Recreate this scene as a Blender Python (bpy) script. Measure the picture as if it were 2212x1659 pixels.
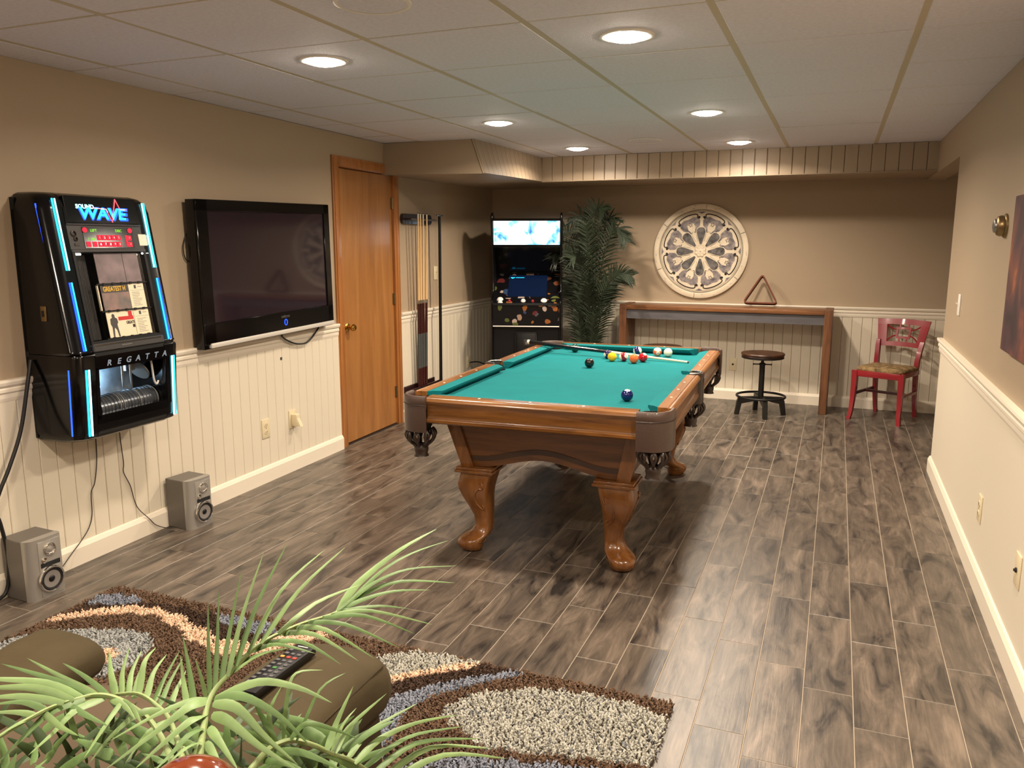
import bpy, bmesh, math, random
from mathutils import Vector, Matrix
from mathutils.geometry import tessellate_polygon

# ---------------------------------------------------------------- scene, camera, world, exposure
SC = bpy.context.scene
for o in list(bpy.data.objects):
    bpy.data.objects.remove(o, do_unlink=True)
COL = SC.collection
SC.view_settings.view_transform = 'Standard'
SC.view_settings.look = 'None'
SC.view_settings.gamma = 1.0
SC.view_settings.use_curve_mapping = False
SC.view_settings.exposure = 0.0

cam_d = bpy.data.cameras.new('camera')
cam_d.sensor_fit = 'HORIZONTAL'
cam_d.sensor_width = 36.0
cam_d.lens = 36.0 * 1730.0 / 2212.0
cam_d.clip_start = 0.02
cam_o = bpy.data.objects.new('camera', cam_d)
cam_o.location = (0, 0, 1.5)
cam_o.rotation_euler = (math.radians(80.0), 0, math.radians(21.9))
COL.objects.link(cam_o)
SC.camera = cam_o

wd = bpy.data.worlds.new('world')
SC.world = wd
wd.use_nodes = True
wd.node_tree.nodes['Background'].inputs[0].default_value = (0.9, 0.8, 0.7, 1)
wd.node_tree.nodes['Background'].inputs[1].default_value = 0.0

LAMP_COLOR = (1.0, 0.85, 0.68)
LAMP_POWER = 29.0                                    # radiant watts of one flood bulb
GLOW_SHARE = .18                                     # part of it leaving the frosted dome sideways
LAMP_SPREAD = math.radians(160)
LAMP_GAIN = [.8, .95, .9, 1.75, 1.15, 1.3]
GAIN_BEHIND = [.8, .85, 1.15, .5, .5]            # strength of each light, adjusted to balance wall and floor brightness
ZC = 2.26                                            # ceiling height
LAMPS = [(-2.08, 3.03), (-.785, 3.10), (-2.08, 4.94), (-.775, 5.02), (-2.03, 6.48), (-.757, 6.55)]
LAMPS_BEHIND = [(-2.08, 1.1), (-.78, 1.15), (.33, 2.25), (-2.08, -.7), (-.78, -.7)]  # unseen lights; the one by the right wall is added to brighten it

# ---------------------------------------------------------------- helpers
def s2l(c):
    c = c / 255.0
    return c / 12.92 if c <= 0.04045 else ((c + 0.055) / 1.055) ** 2.4
def rgb(r, g, b):
    return (s2l(r), s2l(g), s2l(b), 1.0)

def mat(name, col, rough=.5, metal=0.0, var=None, bump=None, emit=None, coat=0.0, spec=.5, noise_mix=None):
    """principled material; var=(scale,amount,(sx,sy,sz)) mottles the colour, bump=(scale,strength)"""
    m = bpy.data.materials.new(name)
    m.use_nodes = True
    nt = m.node_tree
    b = nt.nodes['Principled BSDF']
    b.inputs['Base Color'].default_value = col
    b.inputs['Roughness'].default_value = rough
    b.inputs['Metallic'].default_value = metal
    b.inputs['Specular IOR Level'].default_value = spec
    b.inputs['Coat Weight'].default_value = coat
    b.inputs['Coat Roughness'].default_value = .08
    if emit:
        b.inputs['Emission Color'].default_value = emit[0]
        b.inputs['Emission Strength'].default_value = emit[1]
    if var or bump:
        tc = nt.nodes.new('ShaderNodeTexCoord')
    if var:
        sc, amt, st = var
        mp = nt.nodes.new('ShaderNodeMapping')
        mp.inputs['Scale'].default_value = st
        nt.links.new(tc.outputs['Object'], mp.inputs['Vector'])
        n = nt.nodes.new('ShaderNodeTexNoise')
        n.inputs['Scale'].default_value = sc
        n.inputs['Detail'].default_value = 5
        nt.links.new(mp.outputs[0], n.inputs['Vector'])
        r = nt.nodes.new('ShaderNodeValToRGB')
        r.color_ramp.elements[0].position = .3
        r.color_ramp.elements[1].position = .7
        lo = [max(0, x * (1 - amt)) for x in col[:3]] + [1]
        hi = [min(1, x * (1 + amt)) for x in col[:3]] + [1]
        if noise_mix:
            hi = noise_mix
        r.color_ramp.elements[0].color = lo
        r.color_ramp.elements[1].color = hi
        nt.links.new(n.outputs['Fac'], r.inputs[0])
        nt.links.new(r.outputs[0], b.inputs['Base Color'])
    if bump:
        n2 = nt.nodes.new('ShaderNodeTexNoise')
        n2.inputs['Scale'].default_value = bump[0]
        n2.inputs['Detail'].default_value = 3
        nt.links.new(tc.outputs['Object'], n2.inputs['Vector'])
        bp = nt.nodes.new('ShaderNodeBump')
        bp.inputs['Strength'].default_value = bump[1]
        bp.inputs['Distance'].default_value = .004
        nt.links.new(n2.outputs['Fac'], bp.inputs['Height'])
        nt.links.new(bp.outputs[0], b.inputs['Normal'])
    return m

def wood(name, dark, mid, light, rough=.3, stretch=(18, 1.2, 18), scale=1.6, coat=.3, spec=.5):
    m = bpy.data.materials.new(name)
    m.use_nodes = True
    nt = m.node_tree
    b = nt.nodes['Principled BSDF']
    b.inputs['Roughness'].default_value = rough
    b.inputs['Coat Weight'].default_value = coat
    b.inputs['Coat Roughness'].default_value = .12
    b.inputs['Specular IOR Level'].default_value = spec
    tc = nt.nodes.new('ShaderNodeTexCoord')
    mp = nt.nodes.new('ShaderNodeMapping')
    mp.inputs['Scale'].default_value = stretch
    nt.links.new(tc.outputs['Object'], mp.inputs['Vector'])
    n = nt.nodes.new('ShaderNodeTexNoise')
    n.inputs['Scale'].default_value = scale
    n.inputs['Detail'].default_value = 7
    n.inputs['Roughness'].default_value = .6
    n.inputs['Distortion'].default_value = .6
    nt.links.new(mp.outputs[0], n.inputs['Vector'])
    r = nt.nodes.new('ShaderNodeValToRGB')
    e = r.color_ramp.elements
    e[0].position = .28; e[0].color = dark
    e[1].position = .72; e[1].color = light
    k = e.new(.5); k.color = mid
    nt.links.new(n.outputs['Fac'], r.inputs[0])
    nt.links.new(r.outputs[0], b.inputs['Base Color'])
    return m

def emis(name, col, strength):
    m = bpy.data.materials.new(name)
    m.use_nodes = True
    nt = m.node_tree
    nt.nodes.remove(nt.nodes['Principled BSDF'])
    e = nt.nodes.new('ShaderNodeEmission')
    e.inputs[0].default_value = col
    e.inputs[1].default_value = strength
    nt.links.new(e.outputs[0], nt.nodes['Material Output'].inputs[0])
    return m

def glass(name, tint=(1, 1, 1, 1), refl=.12, rough=.03):
    m = bpy.data.materials.new(name)
    m.use_nodes = True
    nt = m.node_tree
    nt.nodes.remove(nt.nodes['Principled BSDF'])
    t = nt.nodes.new('ShaderNodeBsdfTransparent'); t.inputs[0].default_value = tint
    g = nt.nodes.new('ShaderNodeBsdfGlossy'); g.inputs['Roughness'].default_value = rough
    lw = nt.nodes.new('ShaderNodeLayerWeight'); lw.inputs[0].default_value = refl
    mx = nt.nodes.new('ShaderNodeMixShader')
    nt.links.new(lw.outputs['Fresnel'], mx.inputs[0])
    nt.links.new(t.outputs[0], mx.inputs[1]); nt.links.new(g.outputs[0], mx.inputs[2])
    nt.links.new(mx.outputs[0], nt.nodes['Material Output'].inputs[0])
    return m

class MB:
    def __init__(s): s.v = []; s.f = []
    def add(s, vs, fs, M=None):
        k = len(s.v)
        s.v += [tuple(M @ Vector(p)) if M else tuple(p) for p in vs]
        s.f += [tuple(i + k for i in f) for f in fs]
        return s
    def box(s, x0, x1, y0, y1, z0, z1, M=None):
        vs = [(x, y, z) for z in (z0, z1) for y in (y0, y1) for x in (x0, x1)]
        return s.add(vs, [(0, 2, 3, 1), (4, 5, 7, 6), (0, 1, 5, 4), (2, 6, 7, 3), (0, 4, 6, 2), (1, 3, 7, 5)], M)
    def loft(s, rings, caps=True, closed=False, M=None):
        n = len(rings[0]); vs = [p for r in rings for p in r]; fs = []
        m = len(rings)
        for i in range(m if closed else m - 1):
            a = i * n; b = ((i + 1) % m) * n
            for j in range(n):
                k = (j + 1) % n
                fs.append((a + j, a + k, b + k, b + j))
        if caps and not closed:
            fs.append(tuple(reversed(range(n)))); fs.append(tuple(range((m - 1) * n, m * n)))
        return s.add(vs, fs, M)
    def prism(s, poly, z0, z1, M=None):
        n = len(poly)
        vs = [(p[0], p[1], z0) for p in poly] + [(p[0], p[1], z1) for p in poly]
        fs = [(i, (i + 1) % n, n + (i + 1) % n, n + i) for i in range(n)]
        tris = tessellate_polygon([[Vector((p[0], p[1], 0)) for p in poly]])
        a = sum(poly[i][0] * poly[(i + 1) % n][1] - poly[(i + 1) % n][0] * poly[i][1] for i in range(n))
        if a < 0: fs = [tuple(reversed(f)) for f in fs]
        for t in tris:
            (x0, y0), (x1, y1), (x2, y2) = [poly[i][:2] for i in t]
            ccw = (x1 - x0) * (y2 - y0) - (x2 - x0) * (y1 - y0) > 0
            up = t if ccw else tuple(reversed(t))
            fs.append(tuple(i + n for i in up)); fs.append(tuple(reversed(up)))
        return s.add(vs, fs, M)
    def lathe(s, prof, seg=24, M=None):
        rings = []
        for r, z in prof:
            rings.append([(r * math.cos(2 * math.pi * i / seg), r * math.sin(2 * math.pi * i / seg), z) for i in range(seg)])
        return s.loft(rings, False, False, M)
    def tube(s, path, r, seg=8, closed=False, M=None, flat=1.0):
        P = [Vector(p) for p in path]; n = len(P); rings = []
        R = r if isinstance(r, (list, tuple)) else [r] * n
        prev = None
        for i in range(n):
            a = P[(i - 1) % n] if (closed or i > 0) else P[i]
            b = P[(i + 1) % n] if (closed or i < n - 1) else P[i]
            t = (b - a).normalized()
            if prev is None:
                u = t.orthogonal().normalized()
            else:
                u = prev - t * prev.dot(t)
                u = u.normalized() if u.length > 1e-6 else t.orthogonal().normalized()
            prev = u; w = t.cross(u)
            rings.append([tuple(P[i] + (u * math.cos(2 * math.pi * k / seg) + w * math.sin(2 * math.pi * k / seg) * flat) * R[i]) for k in range(seg)])
        return s.loft(rings, True, closed, M)
    def rbox(s, x0, x1, y0, y1, z0, z1, r, M=None, seg=2):
        bm = bmesh.new()
        T = Matrix.Translation(((x0 + x1) / 2, (y0 + y1) / 2, (z0 + z1) / 2)) @ Matrix.Diagonal((x1 - x0, y1 - y0, z1 - z0, 1))
        bmesh.ops.create_cube(bm, size=1, matrix=T)
        bmesh.ops.bevel(bm, geom=bm.edges[:], offset=r, segments=seg, affect='EDGES', profile=.5)
        bm.verts.ensure_lookup_table()
        vs = [tuple(v.co) for v in bm.verts]; fs = [tuple(v.index for v in f.verts) for f in bm.faces]
        bm.free()
        return s.add(vs, fs, M)
    def mesh(s, name, m, smooth=None):
        me = bpy.data.meshes.new(name)
        me.from_pydata(s.v, [], s.f)
        me.validate(); me.update()
        if m: me.materials.append(m)
        if smooth is not None:
            for p in me.polygons: p.use_smooth = True
            me.set_sharp_from_angle(angle=math.radians(smooth))
        return me
    def build(s, name, m, parent=None, smooth=None, loc=None):
        return put(name, s.mesh(name, m, smooth), parent, loc)

def put(name, me, parent=None, loc=None, rot=None):
    o = bpy.data.objects.new(name, me)
    COL.objects.link(o)
    if parent is not None: o.parent = parent
    if loc is not None: o.location = loc
    if rot is not None: o.rotation_euler = rot
    return o
def tag(o, label=None, cat=None, group=None, kind=None):
    if label: o['label'] = label
    if cat: o['category'] = cat
    if group: o['group'] = group
    if kind: o['kind'] = kind
    return o
def thing(name, label, cat, loc=(0, 0, 0), rz=0.0, group=None):
    o = bpy.data.objects.new(name, None)
    o.empty_display_size = .05
    COL.objects.link(o); o.location = loc; o.rotation_euler = (0, 0, rz)
    return tag(o, label, cat, group)
def copy_tree(o, parent=None):
    kids = list(o.children)
    c = o.copy(); COL.objects.link(c)
    if parent is not None: c.parent = parent
    for k in kids: copy_tree(k, c)
    return c
def text(name, body, size, M, m, parent=None, depth=.0008, align='CENTER', shear=0.0, sx=1.0, bold=0.0):
    cu = bpy.data.curves.new(name, 'FONT')
    cu.body = body; cu.size = size; cu.extrude = depth; cu.align_x = align; cu.align_y = 'CENTER'; cu.shear = shear
    cu.offset = bold
    cu.resolution_u = 3
    to = bpy.data.objects.new(name, cu); COL.objects.link(to)
    me = bpy.data.meshes.new_from_object(to.evaluated_get(bpy.context.evaluated_depsgraph_get()))
    bpy.data.objects.remove(to, do_unlink=True)
    me.transform(M @ Matrix.Diagonal((sx, 1, 1, 1)))
    me.materials.clear(); me.materials.append(m)
    me.name = name
    return put(name, me, parent)
def frame(o, x, y, z=None):
    """matrix with origin o and axes x,y (z = x cross y)"""
    x = Vector(x).normalized(); y = Vector(y).normalized(); z = x.cross(y)
    return Matrix(((x.x, y.x, z.x, o[0]), (x.y, y.y, z.y, o[1]), (x.z, y.z, z.z, o[2]), (0, 0, 0, 1)))
def smoothpath(pts, k=6):
    P = [Vector(p) for p in pts]; out = []
    for i in range(len(P) - 1):
        p0 = P[max(i - 1, 0)]; p1 = P[i]; p2 = P[i + 1]; p3 = P[min(i + 2, len(P) - 1)]
        for j in range(k):
            t = j / k
            out.append(.5 * ((2 * p1) + (p2 - p0) * t + (2 * p0 - 5 * p1 + 4 * p2 - p3) * t * t + (3 * p1 - p0 - 3 * p2 + p3) * t ** 3))
    out.append(P[-1])
    return [tuple(p) for p in out]
def circle(r, n=24, cx=0, cy=0, a0=0):
    return [(cx + r * math.cos(a0 + 2 * math.pi * i / n), cy + r * math.sin(a0 + 2 * math.pi * i / n)) for i in range(n)]

# ---------------------------------------------------------------- left wall frame: s along the wall, n out of it
TH = math.atan(.0272)
LP = Vector((-3.255, 2.52, 0)); LD = Vector((-math.sin(TH), math.cos(TH), 0)); LN = Vector((math.cos(TH), math.sin(TH), 0))
def LW(s, n, z): return LP + LD * (s - 2.52) + LN * n + Vector((0, 0, z))
ML = frame(LW(0, 0, 0), LN, LD)        # local x = out of the wall, y = along it
XR = .665; YB = 7.9; YR = 5.82         # right wall plane, back wall plane, end of the right wall

# ---------------------------------------------------------------- materials
M = {}
M['paint'] = mat('taupe_paint', rgb(168, 149, 125), .62, bump=(260, .12))
M['cream'] = mat('cream_paint', rgb(222, 212, 192), .5)
M['trimpaint'] = mat('cream_trim_paint', rgb(232, 222, 204), .42)
M['soffit'] = mat('taupe_board_paint', rgb(160, 142, 120), .42)
M['ceil'] = mat('ceiling_tile', rgb(224, 222, 232), .8, var=(60, .05, (1, 1, 1)), bump=(190, .55))
M['tee'] = mat('ceiling_tee', rgb(196, 184, 160), .55)
M['dark'] = mat('black_void', rgb(12, 11, 11), .8)
M['black_gloss'] = mat('black_gloss', rgb(6, 6, 8), .14, spec=.4)
M['black_satin'] = mat('black_satin', rgb(10, 10, 11), .42, spec=.35)
M['black_matte'] = mat('black_matte', rgb(15, 15, 16), .7)
M['charcoal'] = mat('charcoal_plastic', rgb(52, 50, 50), .45)
M['chrome'] = mat('chrome', rgb(215, 212, 208), .14, 1.0)
M['steel'] = mat('brushed_steel', rgb(150, 148, 146), .3, .9)
M['silver'] = mat('silver_plastic', rgb(168, 164, 158), .34, .45)
M['pale_silver'] = mat('pale_silver_trim', rgb(214, 208, 198), .35, .15)
M['brass'] = mat('brass', rgb(205, 160, 80), .18, 1.0)
M['old_brass'] = mat('aged_brass', rgb(140, 118, 84), .35, .9)
M['iron'] = mat('black_iron', rgb(34, 32, 31), .45, .4, bump=(120, .2))
M['ivory'] = mat('ivory_plastic', rgb(222, 208, 174), .4)
M['white'] = mat('white_plastic', rgb(235, 230, 222), .4)
M['door'] = wood('maple_door_wood', rgb(142, 93, 48), rgb(160, 108, 58), rgb(174, 122, 68), .34, (9, 9, .8), 1.3, .3)
M['casing'] = wood('oak_casing_wood', rgb(142, 88, 44), rgb(166, 106, 54), rgb(180, 120, 64), .34, (26, 26, 1.2), 1.5, .3)
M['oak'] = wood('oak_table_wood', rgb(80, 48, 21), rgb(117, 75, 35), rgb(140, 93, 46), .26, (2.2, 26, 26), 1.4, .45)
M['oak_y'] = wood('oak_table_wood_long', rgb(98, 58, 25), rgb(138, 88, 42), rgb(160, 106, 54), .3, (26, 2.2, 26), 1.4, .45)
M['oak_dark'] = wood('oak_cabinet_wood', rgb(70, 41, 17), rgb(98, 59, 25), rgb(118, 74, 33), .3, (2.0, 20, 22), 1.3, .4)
M['oak_leg'] = wood('oak_leg_wood', rgb(92, 55, 24), rgb(120, 75, 34), rgb(140, 90, 43), .24, (12, 12, 1.5), 1.4, .5)
M['walnut'] = mat('walnut_inlay', rgb(58, 36, 22), .35, coat=.3)
M['felt'] = mat('green_felt', rgb(14, 108, 112), .95, var=(7, .06, (1, 1, 1)), bump=(900, .1), spec=.15)
M['leather'] = mat('brown_leather', rgb(74, 56, 48), .36, bump=(420, .35), coat=.15)
M['leather_dark'] = mat('dark_brown_leather', rgb(48, 34, 27), .38, coat=.1)
M['pearl'] = mat('pearl_sight', rgb(240, 232, 220), .25)
M['bar_wood'] = wood('bar_table_wood', rgb(82, 50, 30), rgb(118, 76, 44), rgb(146, 98, 58), .4, (1.6, 20, 20), 1.4, .15)
M['rack_brown'] = mat('red_brown_wood', rgb(104, 56, 36), .65, spec=.25)
M['bar_leg'] = wood('bar_leg_wood', rgb(72, 42, 24), rgb(100, 62, 36), rgb(124, 80, 48), .45, (20, 20, 1.6), 1.4, .1)
M['slate'] = mat('dark_grey_apron', rgb(84, 82, 86), .55, var=(6, .15, (1, 4, 4)))
M['seat_wood'] = wood('dark_seat_wood', rgb(42, 26, 17), rgb(66, 40, 26), rgb(86, 54, 36), .4, (14, 2, 14), 1.4, .2)
M['red'] = mat('red_lacquer', rgb(138, 26, 36), .3, var=(5, .12, (1, 1, 1)), coat=.4)
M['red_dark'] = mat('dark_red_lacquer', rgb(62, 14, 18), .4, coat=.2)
M['tapestry'] = mat('tapestry_fabric', rgb(88, 68, 44), .9, var=(22, .3, (1, 1, 1)), noise_mix=rgb(176, 146, 98))
M['rack_wood'] = mat('mahogany_rack', rgb(42, 22, 22), .3, coat=.4, var=(6, .2, (1, 1, 6)))
M['cue_maple'] = mat('maple_shaft', rgb(226, 190, 138), .3, coat=.3)
M['cue_red'] = mat('cue_butt_maroon', rgb(58, 20, 18), .25, coat=.4)
M['cue_wrap'] = mat('grey_linen_wrap', rgb(70, 72, 70), .8, bump=(900, .4))
M['cue_black'] = mat('black_cue_butt', rgb(12, 11, 12), .18, coat=.5)
M['cue_white'] = mat('cream_cue_shaft', rgb(236, 220, 184), .3, coat=.3)
M['frond_dark'] = mat('dark_palm_leaf', rgb(29, 40, 24), .5, var=(9, .3, (1, 1, 1)))
M['stem_dark'] = mat('palm_stem', rgb(70, 80, 46), .6)
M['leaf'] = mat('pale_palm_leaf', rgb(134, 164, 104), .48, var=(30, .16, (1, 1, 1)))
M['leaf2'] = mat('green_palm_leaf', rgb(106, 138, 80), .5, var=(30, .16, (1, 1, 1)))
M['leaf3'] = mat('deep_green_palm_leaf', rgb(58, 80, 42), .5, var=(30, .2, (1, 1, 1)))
M['rachis'] = mat('palm_rachis', rgb(150, 170, 112), .5)
M['pot'] = mat('dark_pot', rgb(48, 40, 34), .5)
M['soil'] = mat('potting_soil', rgb(38, 28, 20), .95, bump=(60, 1.0))
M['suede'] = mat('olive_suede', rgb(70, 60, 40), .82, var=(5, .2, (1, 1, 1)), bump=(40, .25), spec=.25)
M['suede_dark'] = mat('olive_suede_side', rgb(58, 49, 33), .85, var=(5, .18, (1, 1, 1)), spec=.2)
M['suede_tan'] = mat('tan_suede_seat', rgb(90, 76, 60), .8, var=(6, .08, (1, 1, 1)), spec=.25)
M['finial'] = wood('glossy_red_wood', rgb(110, 44, 20), rgb(142, 62, 30), rgb(160, 78, 40), .12, (10, 10, 2), 1.2, .8)
M['cord'] = mat('black_cord', rgb(14, 13, 13), .5)
M['wire'] = mat('thin_dark_wire', rgb(40, 34, 30), .5)
M['neon_cyan'] = emis('neon_cyan', (0.02, .55, 1, 1), 4.5)
M['neon_white'] = emis('neon_pale_cyan', (.25, .85, 1, 1), 5.5)
M['neon_blue'] = emis('neon_blue', (.015, .06, 1, 1), 4.5)
M['neon_red'] = emis('neon_red', (1, .08, .1, 1), 3.0)
M['neon_pink'] = emis('neon_pink_white', (1, .5, .45, 1), 3.2)
M['led_green'] = emis('led_green', (.35, 1, .05, 1), 1.2)
M['key_red'] = emis('lit_red_key', (1, .05, .08, 1), 1.1)
M['cool_lamp'] = emis('cool_white_tube', (.55, .8, 1, 1), 26)
M['warm_lamp'] = emis('warm_white_tube', (1, .9, .75, 1), 6)
M['glass'] = glass('clear_glass', refl=.1)
M['glass_dark'] = glass('smoked_glass', (.55, .55, .58, 1), .2)

# ================================================================ SETTING
# floor: grout bed and wood-look tiles
def tile_material():
    m = bpy.data.materials.new('wood_look_tile'); m.use_nodes = True
    nt = m.node_tree; N = nt.nodes; L = nt.links
    b = N['Principled BSDF']; b.inputs['Roughness'].default_value = .38; b.inputs['Specular IOR Level'].default_value = .85
    tc = N.new('ShaderNodeTexCoord'); oi = N.new('ShaderNodeObjectInfo')
    mul = N.new('ShaderNodeMath'); mul.operation = 'MULTIPLY'; mul.inputs[1].default_value = 57.0
    L.new(oi.outputs['Random'], mul.inputs[0])
    cx = N.new('ShaderNodeCombineXYZ'); L.new(mul.outputs[0], cx.inputs[0]); L.new(mul.outputs[0], cx.inputs[2])
    ad = N.new('ShaderNodeVectorMath'); ad.operation = 'ADD'
    L.new(tc.outputs['Object'], ad.inputs[0]); L.new(cx.outputs[0], ad.inputs[1])
    def noise(sc, st, det, dist):
        mp = N.new('ShaderNodeMapping'); mp.inputs['Scale'].default_value = st
        L.new(ad.outputs[0], mp.inputs['Vector'])
        n = N.new('ShaderNodeTexNoise'); n.inputs['Scale'].default_value = sc; n.inputs['Detail'].default_value = det
        n.inputs['Distortion'].default_value = dist; n.inputs['Roughness'].default_value = .62
        L.new(mp.outputs[0], n.inputs['Vector']); return n
    big = noise(1.0, (13, 3.2, 1), 4, .9)
    fine = noise(1.0, (95, 5, 1), 5, .5)
    r = N.new('ShaderNodeValToRGB'); e = r.color_ramp.elements
    e[0].position = .32; e[0].color = rgb(40, 35, 32)
    e[1].position = .70; e[1].color = rgb(128, 114, 101)
    k = e.new(.43); k.color = rgb(80, 71, 63)
    k = e.new(.57); k.color = rgb(104, 93, 82)
    L.new(big.outputs['Fac'], r.inputs[0])
    r2 = N.new('ShaderNodeValToRGB'); e = r2.color_ramp.elements
    e[0].position = .3; e[0].color = (.72, .72, .72, 1); e[1].position = .65; e[1].color = (1.06, 1.04, 1.02, 1)
    L.new(fine.outputs['Fac'], r2.inputs[0])
    mx = N.new('ShaderNodeMix'); mx.data_type = 'RGBA'; mx.blend_type = 'MULTIPLY'; mx.inputs[0].default_value = 1
    L.new(r.outputs[0], mx.inputs[6]); L.new(r2.outputs[0], mx.inputs[7])
    mr = N.new('ShaderNodeMapRange'); mr.inputs[3].default_value = .84; mr.inputs[4].default_value = 1.12
    L.new(oi.outputs['Random'], mr.inputs[0])
    mx2 = N.new('ShaderNodeMix'); mx2.data_type = 'RGBA'; mx2.blend_type = 'MULTIPLY'; mx2.inputs[0].default_value = 1
    L.new(mx.outputs[2], mx2.inputs[6]); L.new(mr.outputs[0], mx2.inputs[7])
    L.new(mx2.outputs[2], b.inputs['Base Color'])
    bp = N.new('ShaderNodeBump'); bp.inputs['Strength'].default_value = .25; bp.inputs['Distance'].default_value = .002
    L.new(fine.outputs['Fac'], bp.inputs['Height']); L.new(bp.outputs[0], b.inputs['Normal'])
    return m
M['tile'] = tile_material()
M['grout'] = mat('grout', rgb(160, 147, 130), .85)

floor = MB().box(-3.6, 2.2, -1.4, 8.1, -.06, -.0015).build('floor', M['grout'])
tag(floor, 'grey-brown wood-look tile floor with pale grout', 'floor', kind='structure')
TW, TL, G = .157, .594, .0031
def tile_mb(x0, x1, y0, y1, mb=None):
    mb = mb or MB()
    c = .0012; h = .008
    x0 += G / 2; x1 -= G / 2; y0 += G / 2; y1 -= G / 2
    lo = [(x0, y0, -h), (x1, y0, -h), (x1, y1, -h), (x0, y1, -h)]
    mi = [(p[0], p[1], -c) for p in lo]
    hi = [(x0 + c, y0 + c, 0), (x1 - c, y0 + c, 0), (x1 - c, y1 - c, 0), (x0 + c, y1 - c, 0)]
    return mb.loft([lo, mi, hi])
full_tile = tile_mb(-TW / 2, TW / 2, -TL / 2, TL / 2).mesh('tile', M['tile'])
random.seed(11)
cand = []
for i in range(-22, 7):
    x0 = -.015 + i * TW; x1 = x0 + TW
    if i == 0: off = 2.716
    elif i == -2: off = 2.95
    else: off = [0, .2, .4, .11, .31, .5][i % 6] + random.uniform(-.05, .05)
    j0 = int(math.floor((-1.2 - off) / TL))
    for j in range(j0, j0 + 17):
        y0 = off + j * TL; y1 = y0 + TL
        if y0 > YB or y1 < -1.2: continue
        cand.append((x0, x1, max(y0, -1.2), min(y1, YB + .005)))
def tile_dist(t):
    cx, cy = (t[0] + t[1]) / 2, (t[2] + t[3]) / 2
    dx, dy = cx - 0, cy - 0
    a = math.degrees(math.atan2(-dx, dy))
    seen = (-13 < a < 57) and (cy > 1.75) and (cx < .72 or cy > YR)
    return (0 if seen else 1, math.hypot(dx, dy))
cand.sort(key=tile_dist)
rest = MB()
for n, t in enumerate(cand):
    x0, x1, y0, y1 = t
    if n < 300:
        if y1 - y0 > TL - .001:
            put('tile', full_tile, floor, ((x0 + x1) / 2, (y0 + y1) / 2, 0))
        else:
            tile_mb(x0 - (x0 + x1) / 2, x1 - (x0 + x1) / 2, y0 - (y0 + y1) / 2, y1 - (y0 + y1) / 2).build('tile', M['tile'], floor, loc=((x0 + x1) / 2, (y0 + y1) / 2, 0))
    else:
        tile_mb(x0, x1, y0, y1, rest)
tag(rest.build('tile_field', M['tile'], floor), kind='stuff')

# ceiling: deck, tees and lay-in tiles
ceiling = MB().box(-3.7, 2.2, -1.4, 8.2, ZC + .03, ZC + .1).build('ceiling', M['ceil'])
tag(ceiling, 'off-white suspended ceiling of textured square tiles', 'ceiling', kind='structure')
CX = [-3.67, -3.02, -2.375, -1.724, -1.075, -.432, .217, .868]
CY = [-1.55 + .617 * k for k in range(0, 16)]
CY = [3.403 + .618 * k for k in range(-8, 8)]
tees = MB()
for x in CX: tees.box(x - .013, x + .013, -1.4, 7.4, ZC + .002, ZC + .02)
tees.build('main_tee', M['tee'], ceiling)
tees = MB()
for y in CY: tees.box(-3.6, .9, y - .006, y + .006, ZC + .003, ZC + .02)
tees.build('cross_tee', M['tee'], ceiling)
random.seed(5)
def ceil_tile(w, d):
    c = .004; h = .012
    r = lambda k, z: [(-w / 2 + k, -d / 2 + k, z), (w / 2 - k, -d / 2 + k, z), (w / 2 - k, d / 2 - k, z), (-w / 2 + k, d / 2 - k, z)]
    return MB().loft([r(0, h), r(0, c * .5), r(c, 0)]).mesh('ceiling_tile', M['ceil'])
tile_me = {}
for i in range(len(CX) - 1):
    for j in range(len(CY) - 1):
        w = CX[i + 1] - CX[i] - .024; d = CY[j + 1] - CY[j] - .009
        k = (round(w, 3), round(d, 3))
        if k not in tile_me: tile_me[k] = ceil_tile(w, d)
        o = put('ceiling_tile', tile_me[k], ceiling, ((CX[i] + CX[i + 1]) / 2, (CY[j] + CY[j + 1]) / 2, ZC + random.uniform(0, .003)))
        o.rotation_euler = (random.uniform(-.002, .002), random.uniform(-.002, .002), 0)

# walls
def struct(mb, name, m, label, cat, smooth=None):
    return tag(mb.build(name, m, None, smooth), label, cat, kind='structure')
DS0, DS1 = 4.955, 5.742                      # door opening on the left wall
w = MB()
w.box(-.14, 0, -1.4, DS0 - .03, 0, ZC, ML); w.box(-.14, 0, DS1 + .03, 8.3, 0, ZC, ML); w.box(-.14, 0, DS0 - .03, DS1 + .03, 2.045, ZC, ML)
w.box(-.2, -.15, 4.5, 6.2, 0, ZC, ML)
wall_left = struct(w, 'wall_left', M['paint'], 'long taupe wall on the left with cream beadboard wainscot', 'wall')
wall_back = struct(MB().box(-3.7, 2.2, YB + .012, YB + .14, 0, ZC), 'wall_back', M['paint'], 'taupe far wall with cream beadboard wainscot', 'wall')
w = MB().box(XR, XR + .14, -1.4, YR, 0, ZC)
w.box(XR + .14, 2.2, YR - .12, YR, 0, ZC)
wall_right = struct(w, 'wall_right', M['paint'], 'light taupe wall on the right ending at an open corner', 'wall')
struct(MB().box(2.1, 2.2, YR, YB + .1, 0, ZC), 'wall_alcove', M['paint'], 'taupe side wall of the alcove past the corner', 'wall')
struct(MB().box(-3.6, .8, -1.5, -1.38, 0, ZC), 'wall_front', M['paint'], 'taupe wall behind the viewer', 'wall')

# beadboard
BW = .0845
def bead(w, h, t=.011, c=.0028, g=.0022):
    w = w - g
    r = lambda k, y: [(-w / 2 + k, y, 0), (w / 2 - k, y, 0), (w / 2 - k, y, h), (-w / 2 + k, y, h)]
    return MB().loft([list(reversed(x)) for x in (r(0, t), r(0, c), r(c, 0))])
bead_me = bead(BW, .86).mesh('board', M['cream'])
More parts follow.
